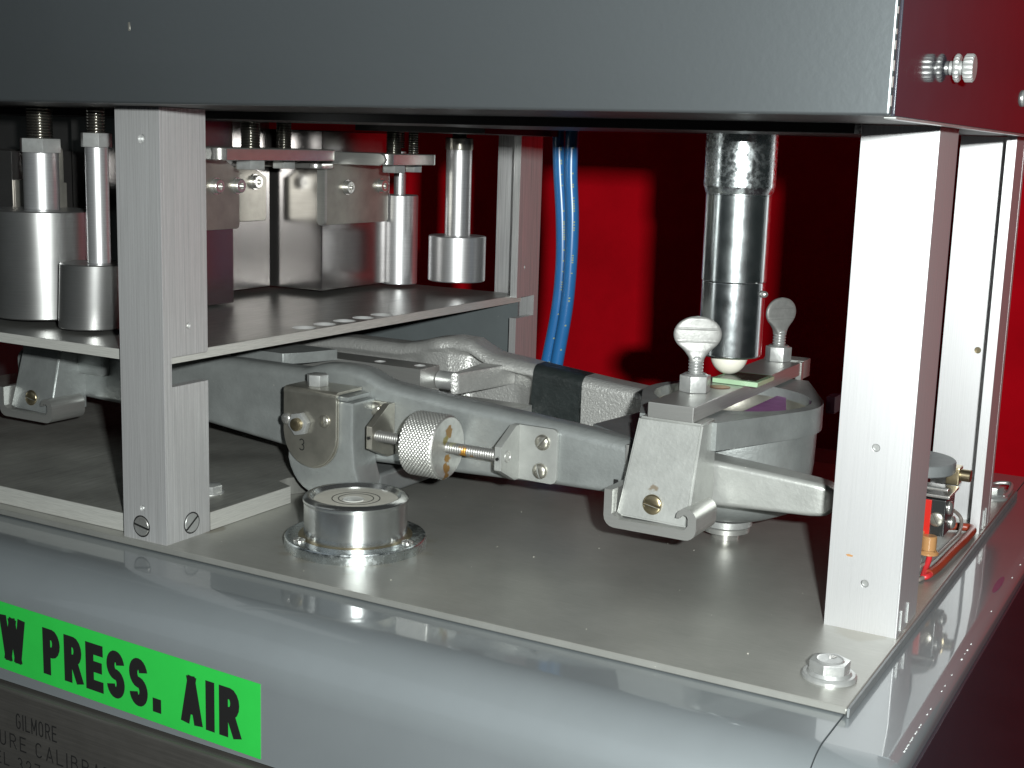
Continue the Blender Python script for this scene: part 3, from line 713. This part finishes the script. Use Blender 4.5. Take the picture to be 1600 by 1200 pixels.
# bearing pads on both bracket ends
def hook_bracket(dx, first):
    nm = 'stirrup_bracket'
    t = thing(nm, 'pale tapered bracket with curled hook channel at the right end of the lever' if first else 'small shaded bracket with curled hook channel under the shelf at far left', 'bracket', (-96+dx, 88, 18), 'hooked end brackets')
    bm = B()
    T = [(-109.2, 86.2, 61.4), (-82.6, 86.2, 61.4), (-82.4, 101, 61.4), (-109.2, 101, 61.4)]
    Bt = [(-113.4, 78.0, 22.6), (-83.6, 78.0, 22.2), (-82.0, 101, 22.2), (-113.4, 101, 22.6)]
    mid = [(-112.4, 80.2, 32), (-83.4, 80.2, 32), (-82.0, 101, 32), (-112.4, 101, 32)]
    rs = [[bm.verts.new((p[0]+dx, p[1], p[2])) for p in q] for q in (Bt, mid, T)]
    for a, b in zip(rs, rs[1:]):
        for j in range(4): bm.faces.new((a[j], a[(j+1) % 4], b[(j+1) % 4], b[j]))
    bm.faces.new(rs[0][::-1]); bm.faces.new(rs[-1])
    bmesh.ops.recalc_face_normals(bm, faces=bm.faces)
    bmesh.ops.bevel(bm, geom=[e for e in bm.edges if e.calc_face_angle(0) > R(35)], offset=.9, segments=3, affect='EDGES')
    obj('bracket_body', bm, M['hammer'] if first else M['lever'], t)
    bm = B()
    pr = [(-117.0, 33.5), (-117.0, 23)]+arc(-112.5, 23, 4.5, 180, 270, 4)+[(-85, 18.5)]+arc(-83.0, 23.0, 4.5, -90, 0, 5)+[(-78.5, 26.5)]+arc(-82.8, 26.5, 4.3, 0, 150, 8)+[(-86.9, 26.8), (-85.2, 26.9)]+arc(-83.6, 26.6, 1.7, 150, -20, 5)+[(-81.9, 24.5), (-83.2, 22.4), (-110, 22.0), (-113.6, 24), (-113.6, 33.5)]
    pr = [(a+dx, b) for a, b in pr]
    prism(bm, pr, 'y', 74.5, 96, bev=0); obj('hook_channel', bm, M['channel'], t)
    screw(t, (-98.6+dx, 79.2, 29.0), (0, -1, 0.10), 4.0, 1.3, M['brass'], R(80))
    return t
hook_bracket(0, True)
hook_bracket(-345.5, False)
bm = B(); box(bm, -470, -410, 96, 112, 41, 70, 2); cyl(bm, (-398, 100, 33), 5, 20, 'y', .5, 24); tag(obj('end_block', bm, M['lever']), 'shaded grey block above the left hook bracket', 'block')

# crosspiece bar over the pan
cb = thing('cross_bar', 'flat grey bar lying across the pan between two wing screws', 'bar', (-96, 155, 61.6))
bm = B(); box(bm, -105.2, -86.2, 85.3, 219, 61.7, 67.8, .5, 2); obj('bar', bm, M['channel'], cb)
bm = B(); box(bm, -105.5, -86.0, 222.5, 234, 59.5, 68.2, .5, 2); obj('end_stop', bm, M['hammer'], cb)
bm = B(); box(bm, -88.5, -85.7, 219.2, 222.3, 57, 67.9, .2, 1); obj('shim', bm, M['channel'], cb)
bm = B(); lathe(bm, [(0, 67.85), (4.4, 67.85), (4.2, 68.1), (0, 68.1)], (-93.8, 133, 0), n=28); obj('copper_inset', bm, M['copper'], cb)
# glass slide
gs = thing('glass_slide', 'small square green-edged glass slide on the cross bar under the white tip', 'glass slide', (-92.5, 152, 67.9))
bm = B(); box(bm, -100.5, -80.5, 141.5, 163, 67.9, 70.0, .2, 1); obj('glass_plate', bm, M['greenglass'], gs)
bm = B(); box(bm, -99.0, -82.5, 144, 161.5, 70.02, 70.07); obj('dark_face', bm, M['darkglass'], gs)
def wing_screw(x, y, label, yaw, sc=1.0):
    t = thing('wing_screw', label, 'wing screw', (x, y, 67.8), 'wing screws on the cross bar')
    nut(t, (x, y, 67.9), (0, 0, 1), 11.2*sc, 6.8, M['zinc'], R(8)+yaw, 'hex_nut')
    bm = B(); lathe(bm, [(0, 0), (5.2, 0), (4.4, .7), (0, .7)], (x, y, 74.6), n=30); obj('nut_face', bm, M['zinc'], t)
    bm = B(); thread(bm, (x, y, 74.5), 3.1, 8.0, 'z', 1.3, 20); obj('threaded_shank', bm, M['zinc'], t)
    bm = B(); sec = []
    def wd(h):  # half width at height
        e = 9.7*math.sqrt(max(0, 1-((h-10.7)/7.4)**2))
        return max(.35, e, (2.9+(h/6.5)**1.6*5.2) if h < 6.5 else 0)
    for k in range(64):
        h = k*18.1/63; wv = wd(h); th = interp([(0, 2.8), (4, 2.2), (8, 1.5), (17, 1.2), (18.1, .5)], h)
        rid = .22 if (abs(h-7.9) < .3 or abs(h-13.2) < .3) else 0
        ring = []
        for j in range(40):
            a = 2*math.pi*j/40; c_, s_ = math.cos(a), math.sin(a)
            px_ = math.copysign(abs(c_)**.7, c_)*wv; py_ = math.copysign(abs(s_)**.55, s_)*(th+rid)
            q = Matrix.Rotation(yaw, 3, 'Z') @ Vector((px_, py_, 0)); ring.append((x+q.x*sc, y+q.y*sc, 80.5+h*sc))
        sec.append(ring)
    loft(bm, sec); obj('thumb_grip', bm, M['grip'], t)
wing_screw(-98.8, 117.5, 'larger wing screw on the near end of the cross bar, left of the tip', R(28))
wing_screw(-97.0, 218, 'smaller wing screw on the far end of the cross bar, right of the chrome tube', R(62), .95)

# ================================================================== FULCRUM YOKE
yk = thing('fulcrum_yoke', 'grey U-shaped fulcrum yoke whose bowed plate is stamped 3', 'yoke', (-262, 155, 1))
bm = B()
cx = -261
pr = [(-279.5, 50.5), (-279.5, 30)]+[(cx-3+16.5*math.cos(R(a)), 26+20*math.sin(R(a))) for a in range(195, 271, 12)]+[(-246, 3.6), (-241.5, 7.5), (-240.0, 14), (-242.5, 22), (-243.5, 34), (-243.5, 50.5)]
prism(bm, pr, 'y', 82.2, 99.3, bev=1.6)
obj('yoke_lug', bm, M['lever'], yk)
bm = B(); prism(bm, pr, 'y', 213.5, 229, bev=1.6); obj('yoke_lug', bm, M['lever'], yk)
bm = B(); box(bm, -272, -241, 99.2, 211.6, 4.0, 15.0, 2.2, 3); obj('yoke_bridge', bm, M['lever_d'], yk)
# bent cap plate
bm = B()
pr = [(-280.2, 52.2), (-280.2, 34)]+[(-265.6+14.6*math.cos(R(a)), 34+15.0*math.sin(R(a))) for a in range(180, 361, 12)]+[(-251.0, 52.2)]
prism(bm, pr, 'y', 79.8, 81.0, bev=.25)
prism(bm, [(a*.999, b*1.0-.8) for a, b in pr], 'y', 81.15, 82.1, bev=.2)
pr = [(79.8, 51.6), (79.9, 53.2), (80.8, 54.2), (82.2, 54.4), (99, 54.4), (99, 53.1), (82.6, 53.1), (81.3, 52.5), (81.0, 51.6)]
prism(bm, pr, 'x', -280.2, -251.0)
obj('bearing_cap', bm, M['nickel'], yk, 'tarnished rounded plate stamped with the digit 3')
bm = B(); box(bm, -279.5, -246.5, 82.4, 99.2, 50.6, 52.6, .4); obj('cap_shim', bm, M['lever'], yk)
nut(yk, (-269, 90, 54.4), (0, 0, 1), 8.8, 5.2, M['zinc'], R(20), 'hex_bolt_head')
nut(yk, (-270.2, 79.8, 38.4), (0, -1, 0), 9.6, 2.8, M['zinc'], R(12), 'hex_nut')
bm = B(); lathe(bm, [(3.0, 0), (2.9, -1.6), (2.2, -2.0), (0, -2.0)], (-270.2, 77.1, 38.4), 'y', 24); obj('pivot_end', bm, M['brass'], yk)
screw(yk, (-278.2, 79.8, 39.6), (0, -1, 0), 2.7, 2.0, M['steel'], 0, slot=False)
screw(yk, (-257.2, 79.8, 41.0), (0, -1, 0), 2.9, 1.7, M['nickel'], R(5))
bm, _ = letters('3', 5.4, 3.4, .5, .1, lambda u, v, h: (-271.5+u, 79.78-h, 26.0+v), .03); obj('stamped_digit', bm, M['ink'], yk)
bm = B(); box(bm, -272, -250, 84, 96, .2, .9); obj('rusty_shim', bm, M['rust'], yk)

# machined block with pin between the beams
mb = thing('machined_block', 'machined bar with three countersunk holes and a cross pin between the beams', 'block', (-280, 160, 40))
hh = [(-309, 150), (-279, 153), (-257, 155.5)]
bm = B(); prism(bm, rect(-330, -250.5, 146, 163), 'z', 41, 56.2, holes=[circ(a, b, 3.0, 20) for a, b in hh]); obj('block', bm, M['channel'], mb)
for a, b in hh:
    bm = B(); lathe(bm, [(2.98, 56.15), (1.6, 54.6), (1.6, 53), (0, 53)], (a, b, 0), n=20); obj('countersink', bm, M['csk'], mb)
bm = B(); cyl(bm, (-250.4, 163, 49.0), 4.6, 10, 'x', .4, 28); obj('pin', bm, M['zinc'], mb)
bm = B(); prism(bm, [(-241.0, 158), (-237.5, 160), (-230, 204), (-246, 204)], 'z', 43, 54, bev=1.6); tag(obj('pin_boss', bm, M['cast']), 'rough cast boss taking the end of the cross pin', 'boss')
bm = B(); prism(bm, [(-345, 118), (-312, 118), (-306, 128), (-300, 146), (-345, 146)], 'z', 55.5, 61, bev=.5); tag(obj('clamp_tab', bm, M['lever']), 'small grey tab just under the shelf above the front beam', 'tab')
bm = B(); prism(bm, [(-300, 114), (-208, 114), (-214, 193), (-300, 193)], 'z', 30, 36, bev=.5); tag(obj('lever_floor_web', bm, M['cast']), 'rough cast floor web between the two lever beams', 'web')

# ================================================================== TRIM ADJUSTER
ta = thing('trim_adjuster', 'knurled wheel on a greasy threaded rod held by two brackets on the front beam', 'adjuster', (-200, 90, 22))
AY, AZ = 86.5, 36.4
def adj_bracket(xa, side):
    # side +1: plate to the right of the arm
    bm = B()
    x0, x1 = (xa+.2, xa+21) if side > 0 else (xa-12, xa+3.2)
    r = 2.4
    pl = [(x0, 24.6), (x1-r, 24.6)]+arc(x1-r, 24.6+r, r, -90, 0, 4)+arc(x1-r, 48.2-r, r, 0, 90, 4)+[(x0, 48.2)] if side > 0 else [(x1, 25.5), (x1, 49.2)]+arc(x0+r, 49.2-r, r, 90, 180, 4)+arc(x0+r, 25.5+r, r, 180, 270, 4)
    prism(bm, pl, 'y', 98.0, 99.9, bev=.3)
    z0, z1 = (24.6, 48.2) if side > 0 else (25.5, 49.2)
    zm0, zm1 = AZ-5.4, AZ+4.6
    prism(bm, [(98.5, z0), (98.5, z1), (95, z1), (82.5, zm1), (82.5, zm0), (95, z0)], 'x', xa, xa+3.2, bev=.25)
    o = obj('bracket', bm, M['nickel'] if side < 0 else M['hammer'], ta)
    bm = B(); lathe(bm, [(1.1, 0), (1.1, .5), (.7, .5), (.7, -.4), (0, -.4)], (xa+1.6, 82.3, AZ-.4), 'y', 16); obj('set_screw', bm, M['ink'], ta)
    bm = B(); lathe(bm, [(2.6, 0), (2.5, .25), (1.9, .3), (1.8, .1), (0, .1)], (xa+3.2, AY+1.5, AZ-.2), 'x', 24); obj('rod_end', bm, M['channel'], ta)
    return o
adj_bracket(-171.5, 1)
adj_bracket(-236.5, -1)
screw(ta, (-157.2, 98.0, 42.0), (0, -1, 0), 3.4, 2.2, M['nickel'], R(140))
screw(ta, (-158.0, 98.0, 29.6), (0, -1, 0), 3.4, 2.2, M['nickel'], R(15))
screw(ta, (-242.5, 98.0, 45.6), (0, -1, 0), 3.2, 2.2, M['nickel'], R(120))
bm = B(); thread(bm, (-234, AY, AZ), 2.5, 63, 'x', 1.15, 18, .3); obj('threaded_rod', bm, M['rod'], ta)
# knurled wheel with real diamond relief
bm = B(); n = 420; xa, xb, RR = -213.2, -197.0, 13.9; rows = []; m_ = 72
for i in range(m_+1):
    x = xa+(xb-xa)*i/m_; row = []
    for j in range(n):
        th = 2*math.pi*j/n; u = th*RR; p1 = (u*.8+x)*math.pi/.80; p2 = (u*.8-x)*math.pi/.80
        hgt = (abs(math.sin(p1*.5))*abs(math.sin(p2*.5)))
        e = min(1, min(i, m_-i)/3); rr = RR-.5*(1-e)+(.42*hgt-.2)*e
        row.append(bm.verts.new((x, AY+rr*math.cos(th), AZ+rr*math.sin(th))))
    rows.append(row)
for a, b in zip(rows, rows[1:]):
    for j in range(n): bm.faces.new((a[j], a[(j+1) % n], b[(j+1) % n], b[j]))
t = B(); lathe(t, [(13.3, 0), (12.9, .35), (9, .35), (5.5, .25), (0, .25)], (xb, AY, AZ), 'x', 60); add(bm, t)
t = B(); lathe(t, [(13.3, 0), (12.9, -.35), (0, -.35)], (xa, AY, AZ), 'x', 60); add(bm, t)
obj('knurled_wheel', bm, M['knurl'], ta, 'knurled wheel with brown grease stains on its face', 25)

# ================================================================== BUBBLE LEVEL
LX, LY = -216.5, 48
bl = thing('bubble_level', 'round chromed bubble level on a screwed flange', 'spirit level', (LX, LY, 0))
bm = B(); lathe(bm, [(0, 0.05), (29.2, 0.05), (29.2, 3.6), (28.7, 4.4), (27.5, 4.6), (21.6, 4.6), (0, 4.6)], (LX, LY, 0), n=96); obj('flange', bm, M['chrome_w'], bl)
bm = B(); lathe(bm, [(21.4, 4.6), (21.2, 5.2), (21.2, 18.2), (21.6, 18.8), (21.6, 20.0), (20.4, 21.0), (18.6, 21.1), (17.2, 19.6), (17.2, 19.0)], (LX, LY, 0), n=96); obj('housing_ring', bm, M['satinchrome'], bl)
bm = B(); lathe(bm, [(17.3, 19.2), (10, 19.35), (0, 19.4)], (LX, LY, 0), n=64); obj('dial', bm, M['dial'], bl)
for r in (9.6, 7.0):
    bm = B(); lathe(bm, [(r, 19.42), (r+.38, 19.42), (r+.38, 19.50), (r, 19.50), (r, 19.42)], (LX, LY, 0), n=64); obj('dial_ring', bm, M['ink'], bl)
bm = B(); lathe(bm, [(4.6, 19.42), (4.2, 19.75), (3.6, 19.6), (0, 19.55)], (LX+.2, LY-2.2, 0), n=40); obj('bubble', bm, M['water'], bl)
for a in (-118, 2, 122):
    screw(bl, (LX+25.0*math.cos(R(a)), LY+25.0*math.sin(R(a)), 4.6), (0, 0, 1), 2.5, 1.5, M['steel'], R(a*1.7+40))
bm = B(); lathe(bm, [(21.35, 4.61), (23.4, 4.63), (23.0, 4.68), (21.35, 4.9)], (LX, LY, 0), n=72); o = obj('rust_stain', bm, M['brass'], bl)

# ================================================================== HANGING WEIGHTS
def cyl_weight(name, label, x, y, z0, z1, r, rs, zs, rt_, znut, naf, mbody, group='cylindrical weights', shear=None, rtop=None):
    t = thing(name, label, 'weight', (x, y, z0), group)
    bm = B(); lathe(bm, [(0, z0), (r-.5, z0), (r, z0+.5), ((rtop or r), z1-.5), ((rtop or r)-.5, z1), (0, z1)], (x, y, 0), n=64)
    if shear:
        for v in bm.verts: v.co.x += shear*(v.co.z-z1)
    obj('weight_body', bm, mbody, t)
    bm = B(); cyl(bm, (x+(shear and 3.0 or 0), y, z1), rs, zs-z1, 'z', .2, 36); obj('shaft', bm, M['turned'], t)
    if naf: nut(t, (x+(shear and 3.0 or 0), y, zs), (0, 0, 1), naf, znut-zs, M['zinc'], R(25), 'hex_nut')
    bm = B(); thread(bm, (x+(shear and 3.0 or 0), y, znut), rt_, H-znut, 'z', 1.25, 24); obj('threaded_rod', bm, M['rodsteel'], t)
    return t
cyl_weight('cylinder_weight', 'largest cylindrical steel weight at far left with hex nut', -391, 44, 80.2, 128.5, 22.5, 7.8, 154.0, 5.8, 160.3, 16.5, M['turned_d'])
cyl_weight('cylinder_weight', 'leaning small cylindrical weight between the largest one and the left post', -350, 36, 79.0, 107.5, 14.6, 4.9, 157.5, 4.0, 163.5, 12.0, M['turned_d'], shear=.07)
t = cyl_weight('cylinder_weight', 'tall pale cylindrical weight partly behind the right block weight', -357.5, 283, 79.2, 132.5, 11.2, 3.6, 158, 3.2, 160, 0, M['turned'])
t = cyl_weight('cylinder_weight', 'short bright cylindrical weight on a long rod left of the rear post', -316.8, 284, 84.0, 110.5, 16.9, 7.6, 162.5, 4.4, 166.5, 0, M['turned'])
bm = B(); lathe(bm, [(0, 0), (8.0, 0), (8.2, 1), (8.2, 6.5), (7.6, 7), (0, 7)], (-316.8, 284, 160), n=40); obj('collar', bm, M['nickel'], t)

def block_weight(label, x0, x1, y0, y1, z0, z1):
    t = thing('block_weight', label, 'weight', ((x0+x1)/2, (y0+y1)/2, z0), 'rectangular block weights')
    bm = B(); box(bm, x0, x1, y0, y1, z0, z1, .5, 2); obj('weight_body', bm, M['block'], t)
    return t
def cross_bracket(t, xf, ya, yb, z0, z1, xr, lz0, lz1, ly0, ly1, scr, rods, r_=M['brk']):
    # upright leaf against the block face
    bm = B(); r = 2.2
    pr = [(ya, z1), (ya, z0+r)]+arc(ya+r, z0+r, r, 180, 270, 4)+arc(yb-r, z0+r, r, 270, 360, 4)+[(yb, z1-9), (yb-22, lz0), (yb-22, z1)] if False else [(ya, lz0+.1), (ya, z0+r)]+arc(ya+r, z0+r, r, 180, 270, 4)+arc(yb-r, z0+r, r, 270, 360, 4)+[(yb, lz0-6), (yb-12, lz0+.1)]
    prism(bm, pr, 'x', xf+.1, xf+2.6, bev=.5); obj('upright_leaf', bm, r_, t)
    bm = B(); pr = [(xf+.1, ly0), (xr-5, ly0)]+arc(xr-5, ly0+5, 5, -90, 0, 6)+arc(xr-5, ly1-5, 5, 0, 90, 6)+[(xf+.1, ly1)]
    prism(bm, pr, 'z', lz0+.2, lz1, bev=.7); obj('top_leaf', bm, M['steel'] if r_ is M['brk'] else r_, t)
    for (sy, sz) in scr:
        bm = B(); xx = xf+2.5
        lathe(bm, [(4.3, 0), (4.3, .8), (3.6, .8), (3.6, 2.9), (3.2, 3.3), (1.7, 3.3), (1.7, 1.6), (0, 1.6)], (xx, sy, sz), 'x', 24); obj('socket_screw', bm, M['steel'], t)
    for (rx, ry_, rr) in rods:
        bm = B(); thread(bm, (rx, ry_, lz1), rr, H-lz1, 'z', 1.3, 24); obj('threaded_rod', bm, M['rodsteel'], t)
        nut(t, (rx, ry_, lz0+.1), (0, 0, -1), rr*2.8, 4.4, M['zinc'], R(20), 'hex_nut')
t = block_weight('large square steel block weight in the middle with a bracket on its right face', -406, -359.3, 210, 275, 80.2, 168.5)
cross_bracket(t, -359.3, 207.5, 270, 117, 137, -313, 151, 157.2, 207, 256, [(229, 137.5), (262, 138)], [(-327, 232, 4.3), (-334, 262, 3.2)])
bm = B(); prism(bm, [(-359.0, 157.2), (-359.0, 120)]+arc(-356.2, 119.8, 2.8, 180, 360, 8)+[(-353.4, 147.5)]+arc(-350.4, 147.8, 3, 180, 90, 5)+[(-318, 150.8), (-314.5, 152), (-313.5, 154), (-314.5, 156.4), (-317, 157.2)], 'y', 204.6, 206.8, bev=.4); obj('folded_flange', bm, M['channel'], t, 'bright folded front edge of the bracket')
t = block_weight('steel block weight just right of the left post with a double bracket', -425, -368, 93, 147, 78.5, 176-4)
cross_bracket(t, -368, 90, 149, 117, 137, -330, 152.5, 158.6, 95, 186, [(131, 139), (147, 139)], [(-340, 128, 4.8), (-352, 168, 4.0)])
t = block_weight('block weight half hidden behind the left post, brownish and narrow', -445, -393, 163, 206, 80.5, 172)
cross_bracket(t, -393, 158, 200, 118, 140, -345, 148, 151, 187, 205, [(160, 139.4), (190, 139.6)], [])
t = block_weight('dull filler block added to darken the far left gap, deepest in the bay', -540, -446, 120, 150, 80.5, 172)  # added block that keeps the gap dark in front of the backdrop
t = block_weight('dark block weight behind the largest cylinder at the far left edge', -480, -432, 62, 110, 80.5, 154)
bm = B(); prism(bm, [(-404.5, 124), (-404.5, 154)]+arc(-401, 154, 3.5, 180, 0, 8)+[(-397.5, 124)], 'y', 60, 63, bev=.5); box(bm, -432, -399, 63, 66, 124, 140, .5); obj('bent_leaf', bm, M['brk'], t)
for i in range(2): pass

# ================================================================== BLUE TUBES
def btube(pts, label):
    t = thing('blue_tube', label, 'tube', (pts[-1][0], pts[-1][1], pts[-1][2]), 'blue air tubes')
    bm = B(); P = tube(bm, pts, 3.7, 18, 8); obj('tube_wall', bm, M['blue'], t)
    bm = B(); z = 165
    while z > 55:      # small yellow print running down the hose
        z -= random.choice((1.3, 1.3, 1.5, 1.6, 6, 14))
        for a_, b_ in zip(P, P[1:]):
            if a_.z >= z > b_.z:
                p_ = a_.lerp(b_, (a_.z-z)/(a_.z-b_.z)); d = (CP-p_); d.z = 0; d.normalize(); sd = Vector((-d.y, d.x, 0))
                c = p_+d*3.56+sd*.9; wz = random.uniform(.3, .5); q = [c+sd*sx+Vector((0, 0, sz)) for sx, sz in ((-.5, -wz), (.5, -wz), (.5, wz), (-.5, wz))]
                bm.faces.new([bm.verts.new(v) for v in q]); f2 = [bm.verts.new(v+d*.12) for v in q]; bm.faces.new(f2)
    o = obj('hose_print', bm, M['yellow'], t); o['kind'] = 'stuff'
    return t
btube([(-252, 283, 190), (-251.5, 283, 172), (-250.0, 283, 150), (-247.5, 283, 125), (-246.5, 283, 100), (-248, 283, 75), (-252.5, 283, 48), (-257, 283, 25), (-262, 283, 2)], 'left one of the two blue plastic tubes, nearer the rear post')
btube([(-240.5, 280, 190), (-241.5, 280, 172), (-241.5, 280, 150), (-239.5, 280, 125), (-239.5, 280, 100), (-241.0, 280, 75), (-245.0, 280, 48), (-248.5, 280, 25), (-252, 280, 2)], 'right one of the two blue plastic tubes, nearer the red backdrop')

# ================================================================== SWITCH, DISC AND WIRING AT THE RIGHT
gd = thing('round_disc', 'dull grey round disc on a stem behind the right front post', 'disc', (-22, 175, 0))
bm = B(); lathe(bm, [(0, 36.2), (16.8, 36.2), (17.2, 36.6), (17.2, 40.6), (16.8, 41.0), (0, 41.0)], (-21.5, 172, 0), n=64); obj('disc', bm, M['greydisc'], gd)
bm = B(); lathe(bm, [(0, 0), (6, 0), (6, 36.3), (0, 36.3)], (-24, 178, 0), n=28); obj('stem', bm, M['zinc'], gd)
bm = B(); box(bm, -9, -3.5, 178, 186, 30, 37.5, .8); cyl(bm, (-4.5, 182, 34), 2.6, 5, 'x', .3, 16); obj('side_fitting', bm, M['brass'], gd)
sw = thing('limit_switch', 'black and red micro switch with amber terminal sleeves behind the right post', 'switch', (-10, 160, 4))
bm = B(); box(bm, -15.0, -3.0, 152, 170, 14.5, 29.5, .6); obj('switch_body', bm, M['blackp'], sw)
bm = B(); box(bm, -13.5, -8.4, 150.8, 152.0, 15, 29.3, .2); obj('red_stripe', bm, M['redp'], sw)
bm = B(); box(bm, -18, -2, 152, 172, 30.2, 31.4, .3); box(bm, -13, -2.5, 150, 153, 33.6, 34.6, .3); obj('spring_leaf', bm, M['steel'], sw)
for (x, y, z) in ((-1.9, 158, 25.5), (-1.9, 166, 17.5)):
    screw(sw, (x-1.0, y, z), (1, 0, 0), 2.8, 1.8, M['steel'], 0, slot=False)
screw(sw, (-6.2, 151.7, 21.5), (0, -1, 0), 3.0, 1.0, M['nickel'], .5)
for k, x in enumerate((-14.0, -8.6)):
    bm = B(); cyl(bm, (x+1, 151-k*2, 9.2 if k else 10.2), 2.9, 6.0, 'z', .3, 20); lathe(bm, [(3.3, 0), (4.0, -.6), (4.0, -1.3), (2.6, -1.3), (2.6, 2)], (x+1, 151-k*2, 9.0 if k else 10.0), n=20); obj('terminal_sleeve', bm, M['orange'], sw)
bm = B(); tube(bm, [(-7.6, 149, 10), (-6.8, 147.5, 6.5), (-7.0, 143, 3), (-6.6, 138, 1.4), (-5.0, 138.5, 1.6), (-4.2, 146, 2)], 1.15, 12)
tag(obj('red_wire', bm, M['redw']), 'thin bright red wire dropping from the lower amber terminal', 'wire')
bm = B(); tube(bm, [(-5.2, 141, 1.9), (-3.8, 152, 2.2), (-2.6, 176, 2.9), (-1.8, 200, 2.6), (-2.5, 216, 2.4), (-8, 217, 2.4), (-14, 214, 2.4)], 1.8, 14)
tag(obj('cable', bm, M['cable']), 'thick red-brown cable lying along the right edge of the base plate', 'cable')
bm = B(); tube(bm, [(-13, 152, 8), (-13.5, 146, 3), (-11, 138, .9), (-8, 133, 1.0), (-6, 138, 1.2)], .9, 10)
tag(obj('grey_wire', bm, M['greyw']), 'thin brown-grey wire looping below the switch', 'wire')
bm = B(); tube(bm, [(-9, 141, 4.2), (-6.6, 152, 4.6), (-5.2, 176, 5.0), (-4.6, 196, 5.4), (-6, 206, 9), (-9, 200, 14), (-11, 190, 17)], .8, 10)
tag(obj('grey_wire', bm, M['greyw']), 'thin grey wire running on top of the red-brown cable', 'wire')
screw(bp, (-14.5, 145, 0), (0, 0, 1), 2.6, 1.2, M['steel'], 0, slot=False, name='rivet')
